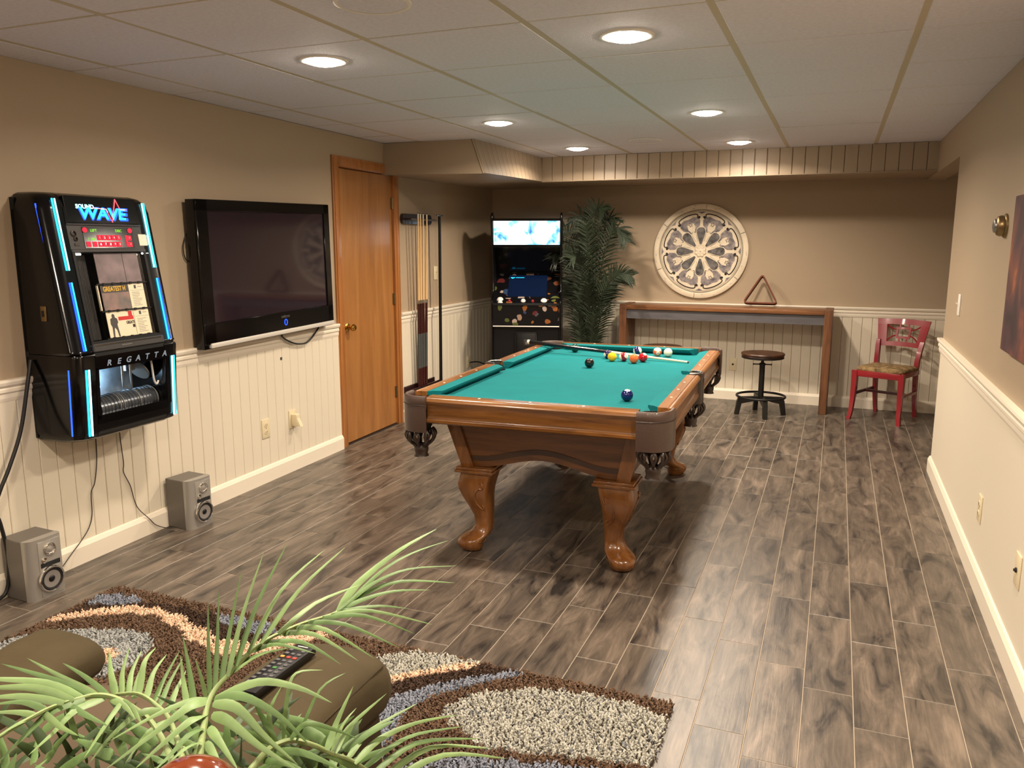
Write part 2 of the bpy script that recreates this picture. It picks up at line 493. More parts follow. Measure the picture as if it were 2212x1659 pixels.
# local y of the board points into the wall; on the left wall out = +x  -> rotate
def left_boards(s0, s1):
    n = int(round((s1 - s0) / BW))
    for k in range(n):
        s = s0 + (k + .5) * BW
        put('board', bead_me, wall_left, LW(s, .011, 0), (0, 0, TH + math.pi / 2))
k0 = 2.426 - 24 * BW
left_boards(k0, 4.865); left_boards(5.82, 7.93)
for k in range(51):
    put('board', bead_me, wall_back, (-3.39 + (k + .5) * BW, YB, 0))
put('wainscot_panel', MB().box(XR - .006, XR, -1.38, YR, 0, .86).mesh('wainscot_panel', M['cream']), wall_right)
put('wainscot_panel', MB().box(XR - .006, 2.1, YR, YR + .006, 0, .86).mesh('wainscot_panel', M['cream']), wall_right)

# chair rails and baseboards (profiles: depth out of the wall, height)
RAIL = [(0, .835), (.012, .835), (.016, .85), (.016, .868), (.022, .876), (.022, .888), (.018, .894), (.028, .905), (.032, .918), (.03, .928), (0, .928)]
BASE = [(0, 0), (.017, 0), (.017, .082), (.013, .09), (.008, .1), (.003, .104), (0, .104)]
def run(prof, M4, length):
    """extrude the profile along local y; local x out of the wall"""
    return MB().loft([[(d, 0, z) for d, z in prof], [(d, length, z) for d, z in prof]], True, False, M4)
def lm(s): return frame(LW(s, .0, 0), LN, LD)
struct(run(RAIL, lm(-1.3), 4.868 + 1.3), 'trim_1', M['trimpaint'], 'cream chair rail on the left wall before the door', 'chair rail')
struct(run(RAIL, lm(5.812), 2.12), 'trim_2', M['trimpaint'], 'cream chair rail between the door and the far corner', 'chair rail')
MBK = frame((2.1, YB + .008, 0), (0, -1, 0), (-1, 0, 0))
MBK = Matrix(((0, -1, 0, 2.1), (-1, 0, 0, YB + .008), (0, 0, 1, 0), (0, 0, 0, 1)))
def flipped(mb):
    mb.f = [tuple(reversed(f)) for f in mb.f]; return mb
struct(flipped(run(RAIL, MBK, 5.5)), 'trim_3', M['trimpaint'], 'cream chair rail along the far wall', 'chair rail')
MRW = Matrix(((-1, 0, 0, XR), (0, 1, 0, -1.38), (0, 0, 1, -.035), (0, 0, 0, 1)))
struct(flipped(run(RAIL, MRW, YR + 1.41)), 'trim_4', M['trimpaint'], 'cream chair rail on the right wall', 'chair rail')
def shift(prof, d): return [(x + (d if x > 0 else 0), z) for x, z in prof]
B2 = shift(BASE, .011)
struct(run(B2, lm(-1.3), 4.868 + 1.3), 'baseboard_left', M['trimpaint'], 'cream baseboard on the left wall before the door', 'baseboard')
struct(run(B2, lm(5.812), 2.12), 'baseboard_left', M['trimpaint'], 'cream baseboard between the door and the far corner', 'baseboard')
struct(flipped(run(B2, MBK, 5.5)), 'baseboard_back', M['trimpaint'], 'cream baseboard along the far wall', 'baseboard')
MRW2 = Matrix(((-1, 0, 0, XR), (0, 1, 0, -1.38), (0, 0, 1, 0), (0, 0, 0, 1)))
struct(flipped(run(shift(BASE, .006), MRW2, YR + 1.40)), 'baseboard_right', M['trimpaint'], 'cream baseboard on the right wall', 'baseboard')

# soffit: left box, back box, header over the alcove, faced with boards
T1 = Vector((-2.575, 5.62, ZC)); T2 = Vector((-2.56, 7.06, ZC)); B1 = Vector((-2.47, 5.585, 2.005)); B2v = Vector((-2.55, 7.06, 2.048))
sl = MB()
back = 8.0
vs = [(-3.7, 5.62, ZC), tuple(T1 - Vector((.012, 0, 0))), tuple(T2 - Vector((.012, 0, 0))), (-2.57, back, ZC), (-3.7, back, ZC),
      (-3.7, 5.60, 2.03), tuple(B1 - Vector((.012, 0, 0))), tuple(B2v - Vector((.012, 0, 0))), (-2.57, back, 2.048), (-3.7, back, 2.048)]
sl.add(vs, [(5, 6, 1, 0), (6, 7, 2, 1), (7, 8, 3, 2), (5, 9, 8, 7, 6), (0, 1, 2, 3, 4), (0, 4, 9, 5), (3, 8, 9, 4)])
soffit_left = struct(sl, 'trim_5', M['soffit'], 'taupe boxed soffit in the far left corner of the ceiling', 'soffit')
def plank_between(a0, a1, b0, b1, t=.012, parent=None):
    """board on the quad a0-a1 (top) b0-b1 (bottom); thickness along its normal, chamfered long edges"""
    a0, a1, b0, b1 = map(Vector, (a0, a1, b0, b1))
    nrm = (a1 - a0).cross(b0 - a0).normalized()
    u = (a1 - a0).normalized(); g = .0018; c = .004
    r0 = [a0 + u * g, a1 - u * g, b1 - u * g, b0 + u * g]
    lo = [p + nrm * t for p in r0]
    mi = [p - nrm * 0 + nrm * c for p in r0]
    hi = [r0[0] + u * c, r0[1] - u * c, r0[2] - u * c, r0[3] + u * c]
    return [[tuple(p) for p in r] for r in (lo, mi, hi)]
nb = 15
for k in range(nb):
    f0, f1 = k / nb, (k + 1) / nb
    rr = plank_between(T1.lerp(T2, f1), T1.lerp(T2, f0), B1.lerp(B2v, f1), B1.lerp(B2v, f0))
    MB().loft(rr).build('board', M['soffit'], soffit_left)
put('corner_bead', MB().tube([T1 + Vector((0, -.004, 0)), B1 + Vector((0, -.004, 0))], .007, 8).mesh('corner_bead', M['soffit'], 40), soffit_left)
sb = MB()
ZS = 2.05
sb.box(-2.565, 2.1, 7.075, 8.0, ZS, ZC)
soffit_back = struct(sb, 'trim_6', M['soffit'], 'taupe boarded soffit across the far wall', 'soffit')
bme = bead(.098, ZC - ZS, .014, .004, .003).mesh('board', M['soffit'])
for k in range(33):
    put('board', bme, soffit_back, (-2.548 + (k + .5) * .098, 7.06, ZS))
put('bottom_cap', MB().rbox(-2.56, .68, 7.052, 7.3, ZS - .008, ZS, .003).mesh('bottom_cap', M['soffit'], 40), soffit_back)
struct(MB().box(XR, XR + .14, YR, 8.0, 2.03, ZC), 'trim_7', M['paint'], 'taupe header over the alcove opening', 'soffit')

# ceiling lamps
# ceiling lamps: flood bulbs whose frosted domes stand a little below the tiles
BULB_R, BULB_D = .072, .017
dome = [(BULB_R * math.cos(a_), -.003 - BULB_D * math.sin(a_)) for a_ in [math.pi / 2 * k / 7 for k in range(8)]]
dome_area = sum(math.pi * (dome[k][0] + dome[k + 1][0]) * math.hypot(dome[k][0] - dome[k + 1][0], dome[k][1] - dome[k + 1][1]) for k in range(7))
M['bulb'] = emis('lit_bulb', LAMP_COLOR + (1,), GLOW_SHARE * LAMP_POWER / (math.pi * dome_area))
def ceiling_lamp(i, x, y, label):
    t = thing('recessed_light', label, 'ceiling light', (x, y, ZC))
    MB().lathe([(.104, .002), (.102, -.003), (.092, -.005), (.08, -.003), (.076, .002)], 40).build('trim_ring', M['white'], t, 50)
    MB().lathe([(.0, -.0005)] + [(BULB_R, -.001)] + dome, 28).build('bulb', M['bulb'], t, 60)
    ld = bpy.data.lights.new('lamp', 'AREA'); ld.shape = 'DISK'; ld.size = 2 * BULB_R; ld.color = LAMP_COLOR; ld.spread = LAMP_SPREAD
    ld.energy = (1 - GLOW_SHARE) * LAMP_POWER * (LAMP_GAIN[i] if y > 2.5 else GAIN_BEHIND[i])
    lo_ = bpy.data.objects.new('lamp', ld); COL.objects.link(lo_); lo_.parent = t; lo_.location = (0, 0, -.003 - BULB_D - .001)
LL = ['round recessed ceiling light nearest the viewer in the left row', 'round recessed ceiling light nearest the viewer in the right row, largest of all',
      'round recessed ceiling light in front of the left soffit corner, second of the left row', 'round recessed ceiling light second from the viewer in the right row',
      'round recessed ceiling light by the far soffit, left row', 'round recessed ceiling light by the far soffit, right row']
for i, (x, y) in enumerate(LAMPS): ceiling_lamp(i, x, y, LL[i])
LB = ['round recessed ceiling light overhead of the sofa, left row', 'round recessed ceiling light overhead of the viewer, right row', 'added ceiling light out of view above, brightening the right wall',
      'round recessed ceiling light behind the viewer, left row', 'round recessed ceiling light behind the viewer, right row']
for i, (x, y) in enumerate(LAMPS_BEHIND): ceiling_lamp(i, x, y, LB[i])
for (x, y, lab) in ((-1.44, 2.38, 'round flush ceiling speaker near the top edge of the view'), (-1.4, 6.18, 'round flush ceiling speaker far away among the last lights')):
    t = thing('ceiling_speaker', lab, 'ceiling speaker', (x, y, ZC))
    MB().lathe([(.125, .001), (.125, -.004), (.118, -.007), (.11, -.005)], 40).build('rim', M['white'], t, 50)
    MB().lathe([(.111, -.001), (.11, -.0045), (.06, -.0065), (.001, -.007)], 40).build('grille', M['ceil'], t, 50)

# the door
door = tag(bpy.data.objects.new('door_1', None), 'honey maple flush door in an oak frame on the left wall', 'door', kind='structure')
COL.objects.link(door); door.location = LW(0, 0, 0); door.rotation_euler = (0, 0, TH)
MB().rbox(-.045, -.008, DS0 + .003, DS1 - .003, .014, 2.024, .002, seg=1).build('door_slab', M['door'], door)
for (s0, s1, z0, z1) in ((DS0 - .086, DS0 - .002, 0, 2.105), (DS1 + .002, DS1 + .086, 0, 2.105), (DS0 - .002, DS1 + .002, 2.03, 2.105)):
    c = MB()
    c.rbox(0, .014, s0, s1, z0, z1, .004); c.rbox(0, .02, s0 + .012 if s0 < 5 else s0 + .03, s1 - .03 if s0 < 5 else s1 - .012, z0, z1 - (.014 if z0 < 1 else .02), .004)
    c.build('casing', M['casing'], door, 40)
j = MB(); j.box(-.13, .0, DS0 - .028, DS0, 0, 2.03); j.box(-.13, .0, DS1, DS1 + .028, 0, 2.03); j.box(-.13, 0, DS0, DS1, 2.028, 2.045)
j.box(-.065, -.047, DS0, DS0 + .012, 0, 2.03); j.box(-.065, -.047, DS1 - .012, DS1, 0, 2.03)
j.build('jamb', M['casing'], door)
MB().box(-.13, .0, DS0, DS1, 0, .01).build('threshold', M['leather_dark'], door)
for z in (1.81, 1.05, .28):
    h = MB(); h.tube([(.002, DS1 - .001, z - .045), (.002, DS1 - .001, z + .045)], .0065, 10); h.box(-.008, .0, DS1 - .02, DS1 + .012, z - .044, z + .044)
    h.build('hinge', M['old_brass'], door, 40)
kn = MB(); RX = Matrix.Rotation(math.pi / 2, 4, 'Y')
kn.lathe([(.033, 0), (.033, .004), (.028, .009), (.014, .012), (.012, .03), (.02, .036), (.027, .047), (.027, .058), (.02, .067), (.0, .069)], 24, Matrix.Translation((-.008, 5.022, .885)) @ RX)
kn.build('knob', M['brass'], door, 40)

# ================================================================ POOL TABLE
PT = thing('pool_table', 'oak pool table with green felt, leather pockets and carved cabriole legs', 'pool table', (-1.25, 4.29, 0), math.radians(2.0))
BED = .768; RT = .81
HX, HY = .615, 1.112           # outer rail
WX, WY = .545, 1.04            # wood / cushion boundary
NX, NY = .492, .987            # cushion nose
def arc(cx, cy, r, a0, a1, n=10):
    return [(cx + r * math.cos(math.radians(a0 + (a1 - a0) * i / n)), cy + r * math.sin(math.radians(a0 + (a1 - a0) * i / n))) for i in range(n + 1)]
bx, by = .55, 1.045
poly = []
CR = .075; SR = .062; SXC = .575
for (sx, sy, a0) in ((1, -1, 180), (1, 1, 270), (-1, 1, 0), (-1, -1, 90)):
    # corner bite, travelling counter-clockwise
    poly += list(reversed(arc(sx * bx, sy * by, CR, a0, a0 - 90 if True else 0)))[::-1] if False else arc(sx * bx, sy * by, CR, a0 + (0 if True else 0), a0 - 90)
    if (sx, sy) == (1, -1):
        poly += arc(SXC, 0, SR, 250, 110)
    if (sx, sy) == (-1, 1):
        poly += arc(-SXC, 0, SR, 70, -70)
MB().prism(poly, BED - .03, BED).build('bed', M['felt'], PT)
MB().box(-.53, .53, -1.03, 1.03, BED - .05, BED - .032).build('slate', M['black_matte'], PT)

def cushion(pts_wood, pts_nose, name='cushion'):
    """pts: two ends each (x,y)"""
    (a, b), (c, d) = pts_wood, pts_nose
    lift = [(a, BED + .004), (a, RT - .003)]
    ring = lambda w, n: [(w[0], w[1], BED + .002), (w[0], w[1], RT - .002), (w[0] * .6 + n[0] * .4, w[1] * .6 + n[1] * .4, RT - .0015), (n[0], n[1], RT - .006), (n[0], n[1], RT - .016), (w[0] * .45 + n[0] * .55, w[1] * .45 + n[1] * .55, BED + .002)]
    mid = lambda p, q, t: (p[0] + (q[0] - p[0]) * t, p[1] + (q[1] - p[1]) * t)
    MB().loft([ring(mid(a, b, t), mid(c, d, t)) for t in (0, .5, 1)]).build(name, M['felt'], PT, 50)
for s in (-1, 1):
    for k in (-1, 1):
        cushion(((s * WX, k * .052), (s * WX, k * (WY - .075))), ((s * NX, k * .088), (s * NX, k * (NY - .078))))
    cushion(((-(WX - .075), s * WY), (WX - .075, s * WY)), ((-(NX - .078), s * NY), (NX - .078, s * NY)))

# wooden rails: moulded section, from the cushion boundary out and down
def rail_ring(x_or_y, along, axis, sgn):
    W0 = WX if axis == 'x' else WY
    off = [(0, RT - .03), (0, RT), (.043, RT), (.045, RT - .003), (.048, RT - .003), (.05, RT), (.058, RT - .001), (.067, RT - .008), (.071, RT - .02), (.066, RT - .03), (.063, RT - .034),
           (.058, RT - .04), (.058, RT - .092), (.06, RT - .098), (.066, RT - .104), (.066, RT - .116), (.06, RT - .122), (.05, RT - .124), (.0, RT - .124)]
    if axis == 'x': return [(sgn * (W0 + d), along, z) for d, z in off]
    return [(along, sgn * (W0 + d), z) for d, z in off]
for s in (-1, 1):
    for k in (-1, 1):
        a, b = k * .062, k * (WY - .062)
        r = MB().loft([rail_ring(0, a, 'x', s), rail_ring(0, b, 'x', s)]).build('side_rail', M['oak_y'], PT, 40)
        for q in (.27, .5, .73):
            y = a + (b - a) * q
            MB().lathe([(.0062, 0), (.0062, .0012), (.0, .0014)], 12, Matrix.Translation((s * (WX + .02), y, RT - .0004))).build('sight', M['pearl'], r)
    r = MB().loft([rail_ring(0, -(WX - .062), 'y', s), rail_ring(0, WX - .062, 'y', s)]).build('end_rail', M['oak'], PT, 40)
    for q in (.25, .5, .75):
        x = -(WX - .062) + 2 * (WX - .062) * q
        MB().lathe([(.0062, 0), (.0062, .0012), (.0, .0014)], 12, Matrix.Translation((x, s * (WY + .02), RT - .0004))).build('sight', M['pearl'], r)

# leather pockets
def net(M4, parent):
    b = MB(); seg = 9; R = .058
    for i in range(seg):
        a = 2 * math.pi * i / seg
        d = lambda r, z, da=0: (r * math.cos(a + da), r * math.sin(a + da), z)
        b.tube(smoothpath([d(R, 0), d(R + .012, -.025, .14), d(R - .002, -.055), d(.036, -.072), d(.026, -.085)], 3), .0075, 6, M=M4)
        b.tube(smoothpath([d(R, 0), d(R + .012, -.025, -.14), d(R - .002, -.055)], 3), .0075, 6, M=M4)
    b.lathe([(.024, -.072), (.033, -.08), (.034, -.1), (.03, -.118), (.036, -.13), (.022, -.132)], 18, M4)
    b.build('net_basket', M['leather_dark'], parent, 60)
def liner(cx, cy, r, parent):
    MB().lathe([(r + .004, RT - .02), (r, RT - .02), (r * .96, BED - .06), (r * .4, BED - .13), (0, BED - .13)], 24, Matrix.Translation((cx, cy, 0))).build('pocket_liner', M['dark'], parent, 60)
def offset_path(path, d):
    out = []
    for i, p in enumerate(path):
        a = Vector(path[max(i - 1, 0)]); b = Vector(path[min(i + 1, len(path) - 1)])
        t = (b - a).normalized(); out.append((p[0] + t.y * d, p[1] - t.x * d))
    return out
def leather_wrap(path, z0, z1, th, name, parent, m):
    """path runs counter-clockwise seen from above with the outside on its right"""
    o = offset_path(path, th); rings = []
    for (pi, po) in zip(path, o):
        pi = Vector(pi); po = Vector(po); d = (pi - po)
        f = lambda t, z: (po.x + d.x * t, po.y + d.y * t, z)
        rings.append([f(.1, z0), f(0, z0 + .012), f(-.05, (z0 + z1) / 2), f(-.02, z1 - .05), f(.12, z1 - .041), f(-.02, z1 - .032), f(-.05, z1 - .018), f(.15, z1 - .002), f(.6, z1 + .004), f(1.4, z1 + .003), f(1.9, z1 - .006), f(1.9, z1 - .04), f(1, z1 - .06), f(1, z0)])
    return MB().loft(rings).build(name, m, parent, 50)
for sx in (-1, 1):
    for sy in (-1, 1):
        cxy = (sx * (HX - .088), sy * (HY - .088))
        base = {(1, -1): -90, (1, 1): 0, (-1, 1): 90, (-1, -1): 180}[(sx, sy)]
        a = arc(cxy[0], cxy[1], .086, base, base + 90, 12)
        t0 = Vector(a[0]) ; t1 = Vector(a[-1])
        d0 = Vector((math.cos(math.radians(base - 90)), math.sin(math.radians(base - 90)))); d1 = Vector((math.cos(math.radians(base + 180)), math.sin(math.radians(base + 180))))
        path = [tuple(t0 + d0 * k) for k in (.045, .02)] + a + [tuple(t1 + d1 * k) for k in (.02, .045)]
        lw = leather_wrap(path, RT - .165, RT, .012, 'corner_pocket', PT, M['leather'])
        MB().tube([(p[0], p[1], RT - .038) for p in offset_path(path, .0128)], .0016, 6).build('stitching', M['leather_dark'], lw)
        liner(sx * (bx - .018), sy * (by - .018), .06, lw)
        net(Matrix.Translation((sx * (bx - .005), sy * (by - .005), RT - .165)), lw)
    a = arc(sx * (HX - .05), 0, .062, -90 if sx > 0 else 90, 90 if sx > 0 else 270, 12)
    a = [(sx * min(abs(p[0]), HX + .002), p[1]) for p in a]
    lw = leather_wrap(a, RT - .16, RT, .008, 'side_pocket', PT, M['leather_dark'])
    liner(sx * SXC, 0, .052, lw)
    net(Matrix.Translation((sx * (SXC - .01), 0, RT - .16)), lw)
    MB().tube([(p[0] * .985, p[1] * .93, RT + .003) for p in a], .006, 8).build('pocket_iron', M['steel'], lw, 60)

# cabinet: battered panels with arched lower edge, inlay band, corner posts
TX, TY, BXc, BYc = .475, .93, .412, .868
ZT, ZB = .692, .43
def panel(axis, s):
    n = 28; H0, H1 = (TX, BXc) if axis == 'y' else (TY, BYc)
    N0, N1 = (TY, BYc) if axis == 'y' else (TX, BXc)
    def P(u, z, d=0.0):
        t = (ZT - z) / (ZT - ZB); h = H0 + (H1 - H0) * t; nn = N0 + (N1 - N0) * t - .012 + d
        return (u * h, s * nn, z) if axis == 'y' else (s * nn, u * h, z)
    def arch(u):
        k = max(0.0, 1 - abs(u) / .78); k = k * k * (3 - 2 * k)
        return ZB + .004 + .06 * k
    us = [-1 + 2 * i / n for i in range(n + 1)]
    m = MB(); m.loft([[P(u, arch(u), -.02), P(u, arch(u), 0), P(u, ZT, 0), P(u, ZT, -.02)] for u in us])
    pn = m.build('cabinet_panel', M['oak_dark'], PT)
    b = MB(); b.loft([[P(u, arch(u) + .03, -.004), P(u, arch(u) + .03, .0025), P(u, arch(u) + .056, .0025), P(u, arch(u) + .056, -.004)] for u in us if abs(u) < .9])
    b.build('inlay_band', M['walnut'], pn)
for s in (-1, 1):
    panel('y', s); panel('x', s)
    for k in (-1, 1):
        f = lambda ax, ay, d: [(k * (ax - .062), s * (ay + d), 0), (k * (ax + d), s * (ay + d), 0), (k * (ax + d), s * (ay - .062), 0), (k * (ax - .062), s * (ay - .062), 0)]
        top = [(p[0], p[1], ZT) for p in f(TX, TY, .002)]; bot = [(p[0], p[1], ZB) for p in f(BXc, BYc, .002)]
        MB().loft([bot, top]).build('corner_post', M['oak_leg'], PT)
# legs
def sq(cx, cy, z, h, e, n=28, rot=0.0):
    out = []
    for i in range(n):
        a = 2 * math.pi * (i + .5) / n; c, s_ = math.cos(a), math.sin(a)
        x = h * math.copysign(abs(c) ** (2 / e), c); y = h * math.copysign(abs(s_) ** (2 / e), s_)
        out.append((cx + x, cy + y, z))
    return out
LEG = [(.0, .032, .040, 2.2), (.008, .035, .052, 2.2), (.03, .04, .062, 2.3), (.052, .038, .066, 2.4), (.066, .026, .063, 2.5), (.078, .008, .058, 2.6), (.095, -.006, .051, 2.7), (.125, -.014, .044, 3), (.17, -.012, .046, 3.2),
       (.22, -.003, .057, 3.6), (.27, .008, .068, 4.2), (.315, .014, .078, 5), (.35, .012, .083, 6), (.385, .004, .083, 7), (.402, .0, .082, 8)]
for sx in (-1, 1):
    for sy in (-1, 1):
        ox, oy = sx * .342, sy * .80
        dx, dy = sx, sy
        rings = [sq(ox + dx * o, oy + dy * o, z, h, e) for z, o, h, e in LEG]
        lg = MB().loft(rings).build('leg', M['oak_leg'], PT, 60)
        cp = MB(); cp.rbox(ox - .1, ox + .1, oy - .1, oy + .1, .404, .418, .005); cp.rbox(ox - .094, ox + .094, oy - .094, oy + .094, .416, .432, .006)
        cp.build('leg_cap', M['oak_leg'], lg, 40)
        # carved scrolls on both outer faces and the foot cuff
        for face in ('x', 'y'):
            b = MB()
            pts = [(.028, .345), (.044, .36), (.058, .35), (.054, .33), (.038, .33), (.018, .305), (.006, .27), (.01, .235), (.028, .215), (.036, .228), (.03, .24)]
            P3 = []
            for q, z in smoothpath([(p[0], p[1], 0) for p in pts], 3) and [(p[0], p[1]) for p in smoothpath([(a_, b_, 0) for a_, b_ in pts], 3)]:
                for i in range(len(LEG) - 1):
                    if LEG[i][0] <= z <= LEG[i + 1][0]:
                        t = (z - LEG[i][0]) / (LEG[i + 1][0] - LEG[i][0]); o = LEG[i][1] + (LEG[i + 1][1] - LEG[i][1]) * t; h = LEG[i][2] + (LEG[i + 1][2] - LEG[i][2]) * t
                if face == 'y': P3.append((ox + dx * o - sx * q, oy + dy * (o + h - .001), z))
                else: P3.append((ox + dx * (o + h - .001), oy + dy * o - sy * q, z))
            b.tube(P3, [.0035 + .003 * math.sin(math.pi * i / (len(P3) - 1)) for i in range(len(P3))], 6)
            b.build('carved_scroll', M['oak_leg'], lg, 60)
        cuff = [(ox + dx * .028 + 1.0 * (p[0]), oy + dy * .028 + p[1], .052 + .0) for p in circle(.0655, 30)]
        MB().tube([(p[0], p[1], p[2] - .004) for p in cuff], .003, 6, closed=True).build('foot_cuff', M['oak_dark'], lg, 60)

# world helper for things on the bed
RZ = math.radians(2.0)
# balls
def ball_mat(name, col, stripe):
    m = bpy.data.materials.new(name); m.use_nodes = True
    nt = m.node_tree; N = nt.nodes; L = nt.links; b = N['Principled BSDF']
    b.inputs['Roughness'].default_value = .08; b.inputs['Coat Weight'].default_value = .5
    if not stripe:
        b.inputs['Base Color'].default_value = col; return m
    tc = N.new('ShaderNodeTexCoord'); sp = N.new('ShaderNodeSeparateXYZ'); L.new(tc.outputs['Object'], sp.inputs[0])
    ab = N.new('ShaderNodeMath'); ab.operation = 'ABSOLUTE'; L.new(sp.outputs[2], ab.inputs[0])
    gt = N.new('ShaderNodeMath'); gt.operation = 'GREATER_THAN'; gt.inputs[1].default_value = .0145; L.new(ab.outputs[0], gt.inputs[0])
    mx = N.new('ShaderNodeMix'); mx.data_type = 'RGBA'; L.new(gt.outputs[0], mx.inputs[0])
    mx.inputs[6].default_value = col; mx.inputs[7].default_value = rgb(236, 226, 206)
    L.new(mx.outputs[2], b.inputs['Base Color']); return m
BR_ = .0286
def sphere_mb(r, seg=32):
    return MB().lathe([(r * math.sin(math.pi * i / 20), -r * math.cos(math.pi * i / 20)) for i in range(0, 21)], seg)
M['num_white'] = mat('ball_number_white', rgb(236, 226, 206), .1)
M['num_black'] = mat('ball_number_black', rgb(15, 14, 14), .3)
def ball(x, y, col, label, stripe=False, number=None, ndir=None, tilt=(0, 0, 0), circle_only=False):
    t = thing('pool_ball', label, 'pool ball', (x, y, BED + BR_ + .0003), 0, 'pool balls on the table')
    b = sphere_mb(BR_).build('ball', ball_mat('ball_paint', col, stripe), t, 180)
    b.rotation_euler = tilt
    if ndir is not None:
        z = Vector(ndir).normalized(); x_ = Vector((0, 0, 1)).cross(z)
        x_ = x_.normalized() if x_.length > .05 else Vector((1, 0, 0)); y_ = z.cross(x_)
        F = frame((0, 0, 0), x_, y_)
        R = BR_ + .00025; a0 = .0125
        prof = [(a0 * k / 5, math.sqrt(R * R - (a0 * k / 5) ** 2)) for k in range(5, -1, -1)]
        MB().lathe(prof, 20, F).build('number_spot', M['num_white'], b if False else t, 180)
        if number: text('number', number, .013, F @ Matrix.Translation((0, 0, R + .0001)), M['num_black'], t, .0002)
    return t
ball(-.874, 3.618, rgb(14, 22, 82), 'dark blue solid ball near the front right corner of the felt', ndir=(.15, -.25, 1))
ball(-1.329, 4.538, rgb(10, 16, 14), 'black ball alone in the middle of the felt')
ball(-1.272, 4.846, rgb(246, 188, 12), 'yellow solid ball in front of the cue')
ball(-1.205, 4.873, rgb(140, 14, 30), 'dark red and white striped ball between the yellow and orange balls', True, '11', (.75, -.6, .25), (.2, 1.35, .5))
ball(-1.125, 4.81, rgb(236, 106, 52), 'orange solid ball nearest of the group by the cue')
ball(-1.086, 4.888, rgb(178, 16, 28), 'bright red solid ball between the orange ball and the cue', ndir=(.5, -.3, .9))
ball(-1.187, 5.174, rgb(14, 22, 84), 'blue and white striped ball behind the cue', True, '10', (-.85, -.4, .2), (.1, 1.2, .2))
ball(-1.056, 5.179, rgb(232, 100, 46), 'orange and white striped ball near the far rail', True, '13', (.3, -.85, -.15), (.25, .1, 0))
ball(-.985, 5.173, rgb(236, 230, 204), 'plain white cue ball beside the striped orange ball')
ball(-1.614, 5.161, rgb(8, 52, 36), 'dark green ball behind the cue butt')
ball(-1.326, 4.945, rgb(16, 18, 74), 'dark blue ball with white spot, behind the yellow ball', ndir=(-.6, -.75, -.05))
# cue lying on the table
cue_tip = Vector((-.81, 4.935, BED + .0072)); cue_butt = Vector((-1.925, 5.08, .8345))
ct = thing('pool_cue', 'black-butted pool cue lying across the pool table felt', 'pool cue', tuple((cue_tip + cue_butt) / 2))
def cue(t, a, b, cuts, r_tip=.0062, r_butt=.0145):
    a = Vector(a); b = Vector(b); L = (b - a).length
    for name, m, f0, f1, sw in cuts:
        r0 = (r_tip + (r_butt - r_tip) * f0) * sw; r1 = (r_tip + (r_butt - r_tip) * f1) * sw
        MB().tube([a.lerp(b, f0), a.lerp(b, f1)], [r0, r1], 14).build(name, m, t, 50)
c0 = (cue_tip + cue_butt) / 2
cue(ct, cue_tip - c0, cue_butt - c0, [('tip', M['slate'], 0, .008, 1), ('ferrule', M['num_white'], .008, .025, 1.02), ('shaft', M['cue_white'], .025, .47, 1), ('joint', M['chrome'], .47, .48, 1.03),
    ('butt', M['cue_black'], .48, .985, 1.02), ('bumper', M['num_white'], .985, 1.0, 1.06)])

# ================================================================ LEFT WALL THINGS
def on_left(name, label, cat, s, z=0, group=None):
    return thing(name, label, cat, tuple(LW(s, 0, z)), TH, group)
# ---- jukebox (local: x out of the wall, y along it, z up from floor)
JB = on_left('jukebox', 'black wall-hung jukebox with blue neon tubes and lit sign', 'jukebox', 2.415)
JW = .61; CW = .105
def n_up(z): return .275 + (.178 - .275) * (z - 1.04) / .61
def col_section(z, n, left, rr=.05, inset=0.0):
    """column: solid from the wall to the front with a rounded outer front corner"""
    p = [(0.004, inset)]
    for i in range(9):
        a = math.pi / 2 * i / 8
        p.append((n - rr + rr * math.sin(a), inset + rr - rr * math.cos(a)))
    p += [(n, CW), (0.004, CW)]
    if not left: p = [(x, JW - y) for x, y in p]
    return [(x, y, z) for x, y in p]
def column(levels, left, name):
    rg = [col_section(z, n, left, rr, ins) for z, n, rr, ins in levels]
    if left: rg = [list(reversed(r)) for r in rg]
    return MB().loft(rg).build(name, M['black_gloss'], JB, 35)
LOW = [(.632, .19, .08, .05), (.637, .23, .08, .02), (.652, .258, .07, .006), (.68, .27, .06, 0), (1.012, .287, .05, 0), (1.022, .283, .05, .002)]
UPP = [(1.024, .276, .05, .004), (1.034, .28, .05, 0), (1.04, n_up(1.04), .05, 0), (1.64, n_up(1.64), .055, 0), (1.68, n_up(1.66) - .006, .06, .008), (1.702, .145, .06, .02), (1.712, .115, .05, .04)]
for lf in (True, False):
    column(LOW, lf, 'lower_column'); column(UPP, lf, 'upper_column')
MB().box(.0, .02, .0, JW, .65, 1.69).build('back_panel', M['black_matte'], JB)
# top cap and bottom sill between the columns
t = MB(); t.loft([[(.004, CW - .01, z), (n, CW - .01, z), (n, JW - CW + .01, z), (.004, JW - CW + .01, z)] for z, n in ((1.648, n_up(1.648)), (1.68, n_up(1.66) - .006), (1.702, .145), (1.712, .115))])
t.build('top_cap', M['black_gloss'], JB, 40)
t = MB(); t.loft([[(.004, CW - .01, z), (n, CW - .01, z), (n, JW - CW + .01, z), (.004, JW - CW + .01, z)] for z, n in ((.632, .19), (.637, .23), (.652, .258), (.68, .27), (.735, .2735))])
t.build('bottom_sill', M['black_gloss'], JB, 40)
